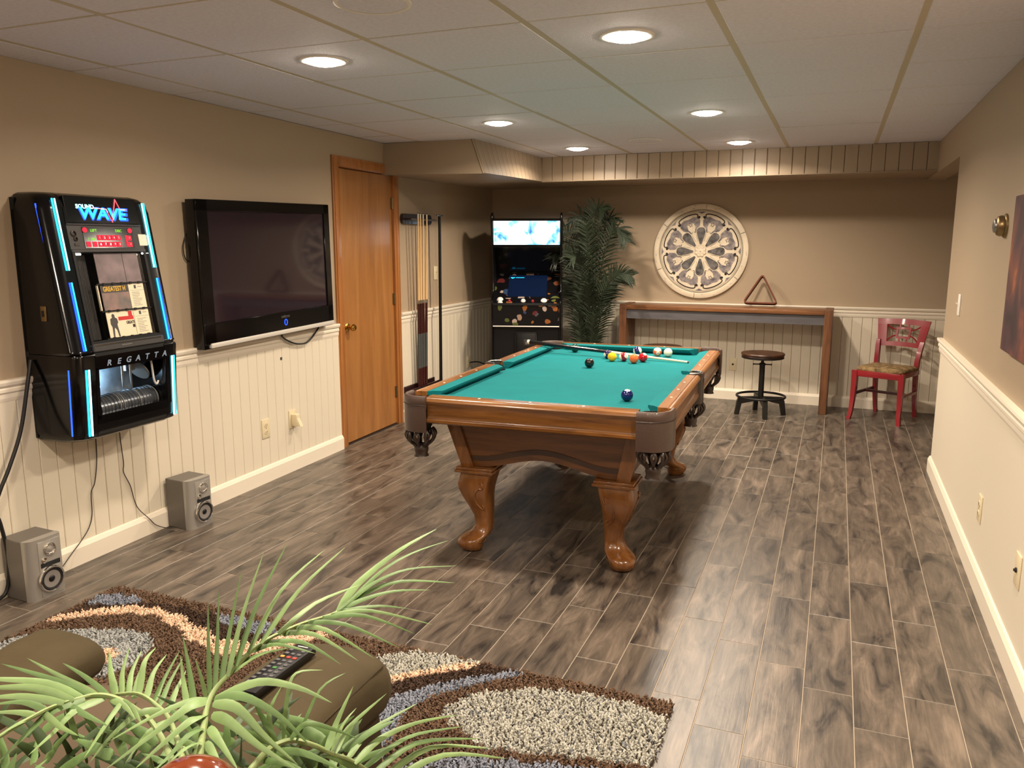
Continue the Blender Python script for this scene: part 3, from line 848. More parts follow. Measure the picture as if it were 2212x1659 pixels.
# slanted front frame: y along wall, v up the slope
V = Vector((n_up(1.65) - n_up(1.04), 0, .61)).normalized()
FU = frame((n_up(1.04), 0, 1.04), (0, 1, 0), V)           # local x = along wall, y = up slope, z = out
VL = Vector((.287 - .27, 0, .36)).normalized()
FL = frame((.27, 0, .66), (0, 1, 0), VL)
def up(x0, x1, v0, v1, d0, d1, r=0.0):
    b = MB()
    return b.rbox(x0, x1, v0, v1, d0, d1, r, FU, 1) if r else b.box(x0, x1, v0, v1, d0, d1, FU)
def lo(x0, x1, v0, v1, d0, d1, r=0.0):
    b = MB()
    return b.rbox(x0, x1, v0, v1, d0, d1, r, FL, 1) if r else b.box(x0, x1, v0, v1, d0, d1, FL)
X0, X1 = CW - .004, JW - CW + .004
up(X0, X1, .548, .618, -.05, .002).build('sign_panel', M['black_gloss'], JB)
sign = up(X0 + .01, X1 - .008, .552, .668, -.02, .0042, .002).build('sign_face', M['black_gloss'], JB)
def FUp(x, v, d=.0046): return FU @ Matrix.Translation((x, v, d))
# sign lettering: two-tone word and red pulse line
text('sign_letters', 'SOUND', .026, FUp(.213, .6225), M['neon_white'], sign, .0006, sx=1.05, bold=.0006)
text('sign_letters', 'WAVE', .074, FUp(.305, .5905), M['neon_blue'], sign, .0006, shear=.12, sx=1.28, bold=.004)
text('sign_letters', 'WAVE', .070, FUp(.302, .5925, .0056), M['neon_cyan'], sign, .0005, shear=.12, sx=1.28, bold=.0012)
pulse = [(.248, .6185), (.322, .6155), (.345, .558), (.383, .662), (.402, .6165), (.438, .6165)]
MB().tube([(x, v, .0075) for x, v in pulse], .0022, 6, M=FU).build('pulse_line', M['neon_red'], sign)
MB().tube([(x, v, .0095) for x, v in ((.25, .6185), (.322, .6155), (.328, .60))], .0013, 6, M=FU).build('pulse_glow', M['neon_pink'], sign)
up(X0, X1, .541, .548, -.03, .006, .002).build('divider', M['charcoal'], JB)
kp = up(X0, X1, .436, .541, -.03, .001, .001).build('key_panel', M['charcoal'], JB)
up(.176, .452, .443, .535, .0008, .003).build('display', M['black_gloss'], kp)
for (x0, x1, body, v) in ((.205, .255, 'LEFT', .519), (.335, .4, 'DISC', .519), (.188, .235, '1 106', .481)):
    text('display_text', body, .017, FUp((x0 + x1) / 2 + .004, v, .0034), M['led_green'], kp, .0004)
for x in (.183, .432):
    MB().lathe([(.0115, 0), (.0115, .004), (.008, .006), (0, .0065)], 16, FU @ Matrix.Translation((x + .004, .521, .003))).build('round_key', M['key_red'], kp)
keys = [(.258 + .0265 * i, .488, str(i + 1)) for i in range(5)] + [(.426, .487, '>')] + [(.258 + .0265 * i, .4585, c) for i, c in enumerate('67890')] + [(.426, .458, '<'), (.195, .4585, ''), (.228, .4585, '')]
for x, v, ch in keys:
    k = up(x - .0118, x + .0118, v - .0115, v + .0115, .002, .006, .0015).build('key', M['key_red'], kp)
    if ch: text('key_mark', ch, .015, FUp(x, v, .0064), M['num_white'], k, .0002)
up(.404, .414, .447, .5, .002, .0055, .001).build('key_bar', M['key_red'], kp)
up(.483, .53, .452, .505, .001, .003).build('price_card', M['num_white'], kp)
up(.531, .546, .455, .502, .001, .002).build('coin_plate', M['steel'], kp)
em = MB()
em.lathe([(.014, 0), (.014, .004), (.009, .006)], 14, FU @ Matrix.Translation((.128, .505, .001)))
em.lathe([(.01, 0), (.01, .004), (.006, .006)], 14, FU @ Matrix.Translation((.134, .482, .001)))
em.box(.124, .146, .452, .464, .001, .004, FU)
em.build('button_cluster', M['leather_dark'], kp, 40)
up(X0, X1, .424, .436, -.04, .006, .002).build('lower_divider', M['charcoal'], JB)
# title window
wf = up(X0, X0 + .014, .034, .424, -.09, .004).build('window_frame', M['black_satin'], JB)
wf2 = MB(); wf2.box(X1 - .014, X1, .034, .424, -.09, .004, FU); wf2.box(X0, X1, .024, .036, -.09, .004, FU); wf2.build('window_frame', M['black_satin'], JB)
up(X0, X1, .02, .43, -.095, -.09).build('window_back', M['black_matte'], JB)
for i in range(11):
    x = .124 + i * .0085
    MB().rbox(x - .003, x + .003, .04, .42, -.05 - .0012 * i, -.042 - .0012 * i, .0012, FU, 1).build('slat', M['charcoal'], JB)
for i in range(3):
    x = .478 + i * .008
    MB().rbox(x - .0025, x + .0025, .04, .42, -.03, -.022, .001, FU, 1).build('chrome_rod', M['chrome'], JB)
M['cover_mauve'] = mat('album_cover_mauve', rgb(120, 104, 106), .35, var=(14, .35, (1, 1, 1)))
M['cover_grey'] = mat('album_cover_grey', rgb(112, 112, 110), .4, var=(18, .3, (1, 1, 1)), noise_mix=rgb(150, 120, 112))
M['cover_cream'] = mat('album_cover_cream', rgb(226, 214, 186), .4)
M['ink_red'] = mat('red_ink', rgb(190, 44, 44), .5); M['ink_grey'] = mat('grey_ink', rgb(70, 66, 64), .5); M['ink_yellow'] = mat('yellow_ink', rgb(226, 178, 56), .5); M['ink_black'] = mat('black_ink', rgb(24, 22, 22), .5)
M['ink_pale'] = mat('pale_ink', rgb(150, 142, 132), .6)
DZ = -.012
for row, (v0, v1) in enumerate(((.041, .158), (.164, .279), (.286, .42))):
    cov = up(.222, .376, v0, v1, DZ - .003, DZ, .0006).build('album_cover', [M['cover_cream'], M['cover_grey'], M['cover_mauve']][row], JB)
    card = up(.378, .468, v0, v1, DZ - .003, DZ, .0006).build('track_card', M['cover_cream'] if row < 2 else M['cover_mauve'], JB)
    if row < 2:
        q = MB()
        for k in range(9):
            q.box(.392, .392 + random.uniform(.03, .058), v0 + .012 + k * .0075, v0 + .0145 + k * .0075, DZ, DZ + .0004, FU)
        q.build('printed_lines', M['ink_pale'], card)
        q = MB(); q.box(.41, .422, v1 - .024, v1 - .008, DZ, DZ + .0005, FU); q.build('printed_square', M['ink_grey'], card)
        q = MB(); q.box(.385, .465, v1 - .033, v1 - .0315, DZ, DZ + .0004, FU); q.box(.43, .455, v1 - .017, v1 - .014, DZ, DZ + .0004, FU); q.build('printed_rule', M['ink_pale'], card)
    if row == 1:
        up(.223, .375, v1 - .036, v1 - .001, DZ, DZ + .0003).build('title_strip', M['ink_grey'], cov)
        text('cover_text', 'GREATEST H', .03, FUp(.296, v1 - .02, DZ + .0006), M['ink_yellow'], cov, .0004, sx=.74, bold=.0006)
    if row == 0:
        q = MB(); q.box(.285, .372, v1 - .043, v1 - .026, DZ, DZ + .0004, FU); q.box(.345, .367, v1 - .026, v1 - .004, DZ, DZ + .0004, FU); q.build('printed_block', M['ink_red'], cov)
        text('cover_text', 'GREATE', .019, FUp(.35, v1 - .056, DZ + .0006), M['ink_black'], cov, .0004, sx=.72, bold=.0005)
        q = MB(); q.box(.36, .374, v1 - .08, v1 - .066, DZ, DZ + .0004, FU); q.build('printed_block', M['ink_black'], cov)
        fig = [(-.018, 0), (-.010, 0), (-.004, .038), (.0, .042), (.008, .03), (.013, 0), (.021, 0), (.017, .04), (.015, .055), (.022, .066), (.019, .082), (.008, .088), (.0085, .094), (.006, .102), (0, .105), (-.006, .102), (-.0085, .095), (-.007, .088), (-.019, .082), (-.021, .06), (-.015, .045)]
        MB().prism([(x + .258, y + v0 + .002) for x, y in fig], DZ, DZ + .0005, FU).build('printed_figure', M['ink_grey'], cov)
for v in (.161, .2825, .0385):
    b = MB(); b.box(.2, .49, v - .0028, v + .0028, DZ - .006, DZ + .006, FU)
    for k in range(5): b.box(.235 + k * .05, .246 + k * .05, v - .005, v + .005, DZ - .002, DZ + .007, FU)
    b.build('page_rail', M['black_satin'], JB)
up(.205, .211, .165, .28, DZ - .01, DZ, .001).build('page_edge', M['cover_cream'], JB)
for x in (.1245, .505):
    MB().tube([(x - .014, .4165, -.004), (x + .022, .4165, -.004)], .0045, 8, M=FU).build('window_lamp', M['warm_lamp'], JB)
up(X0 + .012, X1 - .012, .034, .426, .002, .0035).build('window_glass', M['glass'], JB)
lg = up(X0, X1, -.012, .024, -.06, .012, .004).build('ledge', M['charcoal'], JB)
up(X0 + .01, X1 - .02, .014, .019, .012, .0135).build('ledge_strip', M['chrome'], lg)
up(.25, .31, .002, .007, .012, .0135).build('ledge_handle', M['steel'], lg)
up(X0, X1, -.036, -.012, -.06, .004, .002).build('lower_lip', M['black_satin'], JB)
# lower box: window with the disc carousel
lf = MB()
lf.box(X0, .118, .07, .3, -.03, .0015, FL); lf.box(.536, JW - CW + .004 + .002, .07, .3, -.03, .0015, FL); lf.box(X0, X1, .292, .352, -.03, .0015, FL); lf.box(X0, X1, .05, .088, -.03, .0015, FL)
lf.build('lower_frame', M['black_gloss'], JB)
M['letter'] = mat('pale_blue_letter', rgb(150, 170, 196), .3, .3)
sp = .3285 / 6
for i, ch in enumerate('REGATTA'):
    text('letter', ch, .036, FL @ Matrix.Translation((.172 + i * .0545, .3155, .002)), M['letter'], JB, .0008, shear=.25, sx=1.1, bold=.0008)
M['mech_back'] = mat('frosted_panel', rgb(170, 190, 208), .6, var=(16, .35, (1, 1, 1)))
MB().box(.05, .055, CW, JW - CW, .70, .98).build('mechanism_back', M['mech_back'], JB)
MB().box(.05, .26, CW, JW - CW, .70, .706).build('mechanism_floor', M['black_matte'], JB)
RY = Matrix.Rotation(-math.pi / 2, 4, 'X')                # z -> +y
M['discs'] = mat('stacked_discs', rgb(96, 100, 106), .25, .6, var=(10, .5, (.1, 14, .1)))
prof = [(0, 0)]
for i in range(36):
    y = .0 + i * .0095; r = .062 - (.0025 if i % 2 else 0)
    prof += [(r, y), (r, y + .0088)]
prof.append((0, prof[-1][1]))
dr = MB().lathe(prof, 28, Matrix.Translation((.17, .165, .752)) @ RY).build('disc_carousel', M['discs'], JB, 30)
for y in (.105, .128, .225, .33):
    MB().lathe([(.0, y), (.0635, y), (.0635, y + .003), (0, y + .003)], 28, Matrix.Translation((.17, .165, .752)) @ RY).build('divider_disc', M['silver'], dr, 30)
MB().lathe([(0, 0), (.058, 0), (.058, .006), (.02, .006), (.02, .012), (0, .012)], 28, Matrix.Translation((.16, .455, .895)) @ RY @ Matrix.Rotation(.6, 4, 'X')).build('gripper_wheel', M['silver'], JB, 30)
b = MB(); b.box(.13, .17, .385, .43, .90, .96); b.box(.14, .16, .40, .46, .925, .94); b.tube([(.15, .37, .82), (.15, .37, .985)], .006, 10); b.tube([(.18, .39, .82), (.18, .39, .985)], .005, 10)
b.build('player_arm', M['steel'], JB, 40)
b = MB(); b.tube(smoothpath([(.235, .462, .98), (.235, .47, .9), (.235, .475, .85), (.235, .488, .825), (.235, .503, .84)], 5), .005, 8); b.build('white_hose', M['white'], JB, 60)
MB().tube([(.232, .515, .745), (.232, .515, .965)], .0095, 10).build('fluorescent_tube', M['cool_lamp'], JB, 60)
MB().tube([(.075, .29, .83), (.075, .29, .96)], .011, 10).build('fluorescent_tube', M['cool_lamp'], JB, 60)
lo(.114, .541, .084, .296, -.003, -.0015).build('lower_glass', M['glass'], JB)
# neon tubes: upper and lower runs on both columns
def neon(pts, r, m): MB().tube(pts, r, 10).build('neon_tube', m, JB, 60)
def upt(y, v, d): return tuple(FU @ Vector((y, v, d)))
def lot(y, v, d): return tuple(FL @ Vector((y, v, d)))
for lf_ in (0, 1):
    X = (lambda y: JW - y) if lf_ else (lambda y: y)
    neon([upt(X(.056), .652, .003), upt(X(.056), .348, .003)], .0035, M['neon_cyan']); neon([upt(X(.068), .652, .004), upt(X(.068), .348, .004)], .003, M['neon_white'])
    neon([upt(X(.006), .635, -.036), upt(X(.006), .352, -.036)], .0028, M['neon_blue'])
    neon([upt(X(.006), .292, -.036), upt(X(.006), .0, -.036)], .003, M['neon_cyan'])
    neon([upt(X(.056), .296, .003), upt(X(.056), .0, .003)], .0035, M['neon_blue']); neon([upt(X(.066), .296, .004), upt(X(.066), .0, .004)], .0028, M['neon_cyan'])
    neon([lot(X(.0), .302, -.042), lot(X(.0), .012, -.042)], .003, M['neon_blue'])
    neon([lot(X(.05), .3, .002), lot(X(.05), .006, .002)], .004, M['neon_cyan']); neon([lot(X(.063), .3, .004), lot(X(.063), .006, .004)], .004, M['neon_white'])
MB().rbox(.12, .15, -.006, .004, 1.17, 1.235, .003).build('side_lock_plate', M['old_brass'], JB, 40)
MB().box(.128, .142, -.0075, -.005, 1.19, 1.216).build('lock_slot', M['black_matte'], JB)
def left_path(pts): return [tuple(LW(s, n, z)) for s, n, z in pts]
def world_of(t):
    return Matrix.Translation(t.location) @ t.rotation_euler.to_matrix().to_4x4()
def cable(name, label, parent, pts, r, m, seg=8, k=6):
    P = smoothpath(pts, k); inv = world_of(parent).inverted()
    o = MB().tube([tuple(inv @ Vector(p)) for p in P], r, seg).build(name, m, parent, 60)
    return tag(o, label)
cable('power_cord', 'thick black power cord hanging from the jukebox to the floor', JB,
      left_path([(2.405, .04, 1.0), (2.37, .05, .90), (2.316, .05, .708), (2.246, .05, .563), (2.194, .05, .476), (2.165, .045, .40), (2.178, .05, .34), (2.194, .05, .21), (2.19, .05, .105), (2.165, .05, .03), (2.10, .05, .012)]), .008, M['cord'])
cable('speaker_wire', 'thin wire from under the jukebox to the nearer speaker', JB,
      left_path([(2.72, .018, .66), (2.716, .018, .491), (2.692, .018, .37), (2.665, .018, .321), (2.659, .018, .218), (2.634, .018, .157), (2.575, .03, .115), (2.50, .045, .075), (2.42, .08, .05)]), .0022, M['wire'], 6)
cable('speaker_wire', 'thin wire from under the jukebox to the farther speaker', JB,
      left_path([(2.86, .018, .66), (2.863, .018, .536), (2.87, .018, .416), (2.865, .018, .369), (2.90, .018, .287), (2.93, .018, .17), (2.99, .034, .085), (3.028, .036, .04), (3.09, .05, .004), (3.14, .06, .004)]), .0022, M['wire'], 6)

# ---- television, hung with a slight roll
TV = on_left('television', 'black flat-screen television with silver bottom strip hung on the wall', 'television', 3.418, .918)
TVR = Matrix.Rotation(math.radians(1.05), 4, 'X')
W_, H_ = 1.266, .812
def tb(x0, x1, y0, y1, z0, z1, r, m, name, par=TV, seg=2, sm=40):
    return MB().rbox(x0, x1, y0, y1, z0, z1, r, TVR, seg).build(name, m, par, sm)
tb(.03, .088, 0, W_, 0, H_, .004, M['black_gloss'], 'housing')
b = MB(); F0 = .087; F1 = .1
b.rbox(F0, F1, 0, .088, .025, H_, .003, TVR, 1); b.rbox(F0, F1, W_ - .062, W_, .025, H_, .003, TVR, 1); b.rbox(F0, F1, 0, W_, H_ - .062, H_, .003, TVR, 1); b.rbox(F0, F1, 0, W_, .03, .142, .003, TVR, 1)
b.build('bezel', M['black_gloss'], TV, 40)
M['screen'] = mat('plasma_glass', rgb(38, 29, 36), .06, spec=.5)
tb(.085, .091, .085, W_ - .06, .138, H_ - .06, .001, M['screen'], 'screen', seg=1)
st = tb(.085, .108, .035, W_ - .005, .006, .032, .004, M['pale_silver'], 'silver_strip')
FT = TVR @ Matrix.Translation((F1 + .0005, 0, 0)) @ frame((0, 0, 0), (0, 1, 0), (0, 0, 1))
text('brand_lettering', 'SAMSUNG', .019, FT @ Matrix.Translation((.722, .112, 0)), M['steel'], TV, .0004, bold=.0003)
MB().tube([tuple(FT @ Vector((.722 + .0135 * math.cos(a), .077 + .018 * math.sin(a), .001))) for a in [2 * math.pi * i / 28 for i in range(28)]], .0022, 6, closed=True).build('power_ring', M['neon_blue'], TV)
MB().box(.0, .03, .4, .86, .25, .65, TVR).build('wall_mount', M['black_matte'], TV)
cable('television_cord', 'black cable looping below the television', TV, left_path([(4.16, .05, .93), (4.18, .04, .905), (4.26, .034, .867), (4.359, .034, .841), (4.465, .034, .846), (4.574, .034, .912), (4.59, .045, .95)]), .0055, M['cord'])
cable('television_cord', 'black cable looping out behind the left edge of the television', TV,
      left_path([(3.5, .05, 1.62), (3.47, .03, 1.58), (3.436, .025, 1.536), (3.42, .025, 1.47), (3.44, .025, 1.424), (3.5, .04, 1.42)]) , .006, M['cord'])
cable('television_cord', 'thin cable beside the thicker loop left of the television', TV,
      left_path([(3.45, .03, 1.585), (3.425, .012, 1.55), (3.393, .012, 1.486), (3.393, .012, 1.437), (3.413, .012, 1.405), (3.46, .025, 1.40)]), .003, M['cord'])

# ---- plates on walls
def outlet(name, label, cat, F, kind):
    """F: x right, y up, z out of the wall"""
    t = bpy.data.objects.new(name, None); COL.objects.link(t); t.matrix_world = F; tag(t, label, cat)
    MB().rbox(-.037, .037, -.06, .06, 0, .006, .002).build('cover_plate', M['ivory'] if kind != 'switch_white' else M['white'], t, 40)
    if kind == 'outlet':
        for y in (-.022, .022):
            MB().prism([(.017 * math.cos(a), y + .0145 * math.sin(a)) for a in [2 * math.pi * i / 16 for i in range(16)]], .005, .0085).build('socket', M['ivory'], t, 40)
            b = MB(); b.box(-.008, -.0055, y - .004, y + .006, .0084, .0092); b.box(.0055, .008, y - .004, y + .006, .0084, .0092); b.tube([(0, y - .008, .0084), (0, y - .008, .0092)], .0025, 8)
            b.build('slots', M['black_matte'], t)
        MB().lathe([(.0028, .006), (.0028, .0072), (0, .0074)], 10).build('screw', M['steel'], t)
    elif kind == 'jack':
        MB().lathe([(.009, .005), (.009, .011), (.005, .012), (.005, .016), (0, .016)], 14).build('coax_jack', M['black_matte'], t, 40)
    elif kind in ('switch', 'switch_white'):
        m = M['ivory'] if kind == 'switch' else M['white']
        MB().box(-.006, .006, -.013, .013, .005, .009).build('switch_slot', m, t)
        MB().loft([[(-.0045, -.002, .007), (.0045, -.002, .007), (.0045, .008, .007), (-.0045, .008, .007)], [(-.004, .008, .02), (.004, .008, .02), (.004, .014, .02), (-.004, .014, .02)]]).build('toggle', m, t)
    elif kind == 'plug':
        MB().rbox(-.02, .02, -.045, .035, .006, .05, .006).build('night_light', M['ivory'], t, 40)
        MB().loft([[(-.02, -.035, .035), (.02, -.035, .035), (.02, .03, .02), (-.02, .03, .02)], [(-.016, -.045, .075), (.016, -.045, .075), (.012, .02, .045), (-.012, .02, .045)]]).build('night_light_shade', M['ivory'], t, 40)
    return t
def FLw(s, z, n=.0115): return frame(tuple(LW(s, n, z)), LD, (0, 0, 1))
outlet('wall_outlet', 'ivory duplex outlet low on the left wall below the television', 'outlet', FLw(3.995, .345), 'outlet')
outlet('plug_in_adapter', 'ivory plate with a plugged-in block, right of the outlet below the television', 'outlet', FLw(4.275, .35), 'plug')
outlet('wall_switch', 'ivory wall plate behind the black bridge stick', 'switch', FLw(6.51, 1.232, .001), 'switch')
outlet('wall_outlet', 'ivory outlet with black plug beside the arcade cabinet', 'outlet', FLw(7.21, .325), 'outlet')
MB().lathe([(.012, 0), (.012, .004), (.006, .006)], 10).build('cable_hole', M['black_matte'], wall_left).matrix_local = FLw(4.19, .765, .011) @ Matrix.Scale(.8, 4)
FBk = lambda x, z, y=YB: frame((x, y - .0005, z), (1, 0, 0), (0, 0, 1))
outlet('wall_jack', 'ivory cable jack plate on the far wainscot left of the stool', 'outlet', FBk(-.875, .345), 'jack')
FRw = lambda y, z, x=XR: frame((x, y, z), (0, -1, 0), (0, 0, 1))
outlet('wall_switch', 'white light switch high on the right wall near its end', 'switch', FRw(5.22, 1.15, XR - .0005), 'switch_white')
outlet('wall_outlet', 'ivory outlet low on the right wall, the farther one', 'outlet', FRw(3.93, .34, XR - .0065), 'outlet')
outlet('wall_jack', 'ivory cable jack plate low on the right wall at the picture edge', 'outlet', FRw(3.12, .37, XR - .0065), 'jack')
th_ = bpy.data.objects.new('thermostat', None); COL.objects.link(th_); th_.matrix_world = FRw(4.06, 1.572, XR - .0005); tag(th_, 'round brass dial thermostat on the right wall beside the canvas', 'thermostat')
MB().lathe([(.052, 0), (.052, .006), (.047, .011), (.044, .012)], 32).build('base_ring', M['old_brass'], th_, 40)
MB().lathe([(.044, .013), (.045, .022), (.04, .034), (.03, .039)], 32).build('dial', M['old_brass'], th_, 40)
MB().lathe([(.03, .038), (.028, .046), (.018, .05), (0, .05)], 28).build('cover_lens', M['steel'], th_, 40)
# canvas on the right wall
def canvas_mat():
    m = bpy.data.materials.new('canvas_print'); m.use_nodes = True; nt = m.node_tree; N = nt.nodes; L = nt.links; b = N['Principled BSDF']; b.inputs['Roughness'].default_value = .6
    tc = N.new('ShaderNodeTexCoord'); n = N.new('ShaderNodeTexNoise'); n.inputs['Scale'].default_value = 3.2; n.inputs['Detail'].default_value = 6; n.inputs['Distortion'].default_value = 1.2
    L.new(tc.outputs['Object'], n.inputs['Vector']); r = N.new('ShaderNodeValToRGB'); e = r.color_ramp.elements
    e[0].position = .3; e[0].color = rgb(34, 22, 26); e[1].position = .75; e[1].color = rgb(196, 120, 70); k = e.new(.48); k.color = rgb(74, 46, 50); k = e.new(.62); k.color = rgb(120, 66, 50)
    L.new(n.outputs['Fac'], r.inputs[0]); L.new(r.outputs[0], b.inputs['Base Color']); return m
cv = MB().rbox(XR - .034, XR - .002, 2.75, 3.715, 1.078, 1.68, .003, seg=1).build('canvas_picture', canvas_mat(), None, 40)
tag(cv, 'dark brown and orange canvas picture at the right edge of the view', 'picture')

# ---- cue rack, cues and bridge stick
CRK = on_left('cue_rack', 'dark mahogany two-piece cue rack on the wall right of the door', 'cue rack', 5.86)
RW = .545
def rackbar(z0, z1, d, name):
    b = MB(); n = 10; prof = []
    ring = lambda x: [(x, y, z) for y, z in [(.035 - .035 * math.cos(a), (z0 + z1) / 2 - (z1 - z0) / 2 * math.sin(a)) for a in [-math.pi / 2 + math.pi * i / n for i in range(n + 1)]]]
    left = [(.035 - .035 * math.cos(a), (z0 + z1) / 2 + (z1 - z0) / 2 * math.sin(a)) for a in [math.pi / 2 - math.pi * i / n for i in range(n + 1)]]
    poly = [(y if True else 0, z) for y, z in left]
    poly = [(y, z) for y, z in left] + [(RW - y, z) for y, z in reversed(left)]
    b.loft([[(x, y, z) for y, z in poly] for x in (.001, d * .8, d)])
    return b.build(name, M['rack_wood'], CRK, 40)
top = rackbar(1.655, 1.737, .026, 'top_plate')
b = MB(); b.rbox(.026, .085, .05, RW - .03, 1.685, 1.70, .004); b.build('cue_clip_bar', M['rack_wood'], top, 40)
MB().tube([(.088, .04, 1.6925), (.088, RW - .03, 1.6925)], .004, 8).build('chrome_rail', M['steel'], top, 60)
bot = MB(); bot.rbox(.024, .1, -.02, RW, .235, .258, .006); bot.build('base_tray', M['rack_wood'], CRK, 40)
MB().rbox(.012, .03, -.02, RW, .235, .30, .004).build('base_back', M['rack_wood'], CRK, 40)
b = MB(); b.rbox(.09, .1, -.02, RW, .255, .285, .003); b.build('base_lip', M['rack_wood'], CRK, 40)
for i, (sb_, st_) in enumerate(((6.028, 5.998), (6.068, 6.04), (6.112, 6.091), (6.158, 6.16))):
    a = LW(st_, .099, 1.745); bb = LW(sb_, .062, .2582); cc = (a + bb) / 2
    lab = ['leftmost of the four maple cues standing in the wall rack', 'second from the left of the four cues standing in the wall rack', 'third from the left of the four cues standing in the wall rack', 'rightmost of the four maple cues standing in the wall rack'][i]
    t = thing('rack_cue', lab, 'pool cue', tuple(cc), 0, 'cues in the wall rack')
    cue(t, a - cc, bb - cc, [('tip', M['slate'], 0, .006, 1), ('ferrule', M['num_white'], .006, .03, 1.02), ('shaft', M['cue_maple'], .03, .487, 1), ('joint', M['chrome'], .487, .507, 1.04), ('forearm', M['cue_red'], .507, .68, 1.05), ('grip_wrap', M['cue_wrap'], .68, .88, 1.06), ('butt', M['cue_red'], .88, 1.0, 1.06)], .006, .0152)
t = thing('bridge_stick', 'black bridge stick standing at the right end of the cue rack', 'bridge stick', tuple(LW(6.392, .075, .2582)), TH)
MB().tube([(.012, .02, 0), (.03, .005, 1.47)], [.0145, .0125], 14).build('stick', M['black_satin'], t, 60)
b = MB(); b.rbox(.022, .032, -.05, .075, 1.47, 1.482, .002)
b.build('bridge_head', M['steel'], t, 40)

# ---- speakers on the floor
def speaker(label, x, y, rz):
    t = thing('speaker', label, 'speaker', (x, y, 0), rz, 'silver speakers on the floor')      # local +x is the front
    D, Wd, Ht = .168, .158, .266
    MB().rbox(-D, -.035, 0, Wd, 0, Ht, .003, seg=1).build('cabinet', M['steel_grey'], t, 40)
    # moulded front: rounded left and right edges
    poly = [(-.036, 0)] + [(-.034 + .034 * math.sin(a), .03 - .03 * math.cos(a)) for a in [math.pi / 2 * i / 8 for i in range(9)]] + [(.004, Wd * .5)] + [(-.02 + .02 * math.cos(a), Wd - .014 + .014 * math.sin(a)) for a in [math.pi / 2 * i / 6 for i in range(7)]] + [(-.036, Wd)]
    MB().prism(poly, 0, Ht + .001).build('front_baffle', M['silver'], t, 35)
    RXm = Matrix.Rotation(math.pi / 2, 4, 'Y')
    def disc(prof, y, z, m, name, par=t, seg=32):
        return MB().lathe(prof, seg, Matrix.Translation((.002, y, z)) @ RXm).build(name, m, par, 40)
    MB().rbox(-.002, .0045, .045, Wd - .012, .008, Ht - .012, .003).build('face_panel', M['silver'], t, 40)
    MB().rbox(.003, .0056, .05, Wd - .02, .138, .158, .001).build('port_recess', M['black_matte'], t, 40)
    wf = disc([(.0, .0), (.056, .0), (.058, .012), (.055, .018), (.05, .0185), (.047, .013)], Wd * .56, .082, M['chrome'], 'woofer_ring')
    disc([(.0475, .0135), (.045, .0155), (.04, .0145), (.037, .012)], Wd * .56, .082, M['black_matte'], 'surround', wf)
    disc([(.0375, .0125), (.014, .0095), (.0, .0095)], Wd * .56, .082, M['grey_cone'], 'cone', wf)
    disc([(.0145, .0098), (.012, .0125), (.006, .015), (0, .0155)], Wd * .56, .082, M['black_satin'], 'dust_cap', wf)
    tw = disc([(0, .002), (.027, .002), (.027, .009), (.023, .011), (.019, .009)], Wd * .6, .213, M['chrome'], 'tweeter_ring')
    disc([(.0195, .0085), (.017, .006), (.012, .0075), (.006, .01), (0, .011)], Wd * .6, .213, M['silver'], 'tweeter_dome', tw)
    disc([(0, .002), (.0125, .002), (.0125, .008), (.009, .009), (.004, .012), (0, .0125)], .058 if False else Wd * .42, .17, M['chrome'], 'small_tweeter')
    return t
M['steel_grey'] = mat('grey_speaker_cabinet', rgb(110, 104, 98), .45, .3)
M['grey_cone'] = mat('grey_cone', rgb(128, 122, 118), .5)
speaker('silver bookshelf speaker on the floor nearer the camera, partly cut by the left edge', -3.056, 2.182, math.radians(-3))
speaker('silver bookshelf speaker on the floor farther along the left wall', -3.078, 3.108, math.radians(-5))

# ================================================================ FAR CORNER
# ---- arcade cabinet (local x right, y to the back, z up)
AC = thing('arcade_cabinet', 'black upright arcade cabinet with glowing marquee in the far corner', 'arcade cabinet', (-2.69, 7.05, 0), math.radians(17))
AW = .66; SIDE = [(.0, 0), (.0, .70), (-.03, .735), (-.045, .93), (-.03, .965), (.045, 1.02), (.085, 1.10), (.095, 1.22), (.075, 1.36), (.03, 1.50), (.0, 1.60), (-.01, 1.70), (-.005, 1.745), (.02, 1.765), (.06, 1.765), (.13, 1.72), (.30, 1.70), (.60, 1.70), (.68, 1.62), (.68, 0)]
AX = Matrix(((0, 0, 1, 0), (1, 0, 0, 0), (0, 1, 0, 0), (0, 0, 0, 1)))      # (a,b,c) -> x=c, y=a, z=b
for s in (-1, 1):
    x0 = s * AW / 2 - (.018 if s > 0 else 0)
    sp_ = MB().prism(SIDE, x0, x0 + .018, AX).build('side_panel', M['black_satin'], AC)
    MB().tube([(x0 + .009, y - .002, z) for y, z in smoothpath([(a, b, 0) for a, b in SIDE[:16]], 3) and [(p[0], p[1]) for p in smoothpath([(a, b, 0) for a, b in SIDE[:16]], 3)]], .0105, 8).build('edge_moulding', M['black_gloss'], sp_, 60)
IW = AW / 2 - .018
def slab(p0, p1, t, x0, x1, m, name, par=AC, lift=0.0):
    """flat panel spanning side-view points p0 (lower/front) to p1 (upper/back), thickness behind"""
    d = Vector((p1[0] - p0[0], p1[1] - p0[1])); n = Vector((-d.y, d.x)).normalized()   # points to the front/up side
    n = n if n.x < 0 or (abs(n.x) < .3 and n.y > 0) else -n
    q = [Vector(p0) + n * lift, Vector(p1) + n * lift]
    poly = [tuple(q[0]), tuple(q[1]), tuple(q[1] - n * t), tuple(q[0] - n * t)]
    return MB().prism(poly, x0, x1, AX).build(name, m, par)
slab((.02, 0), (.02, .715), .02, -IW, IW, M['black_satin'], 'lower_front')
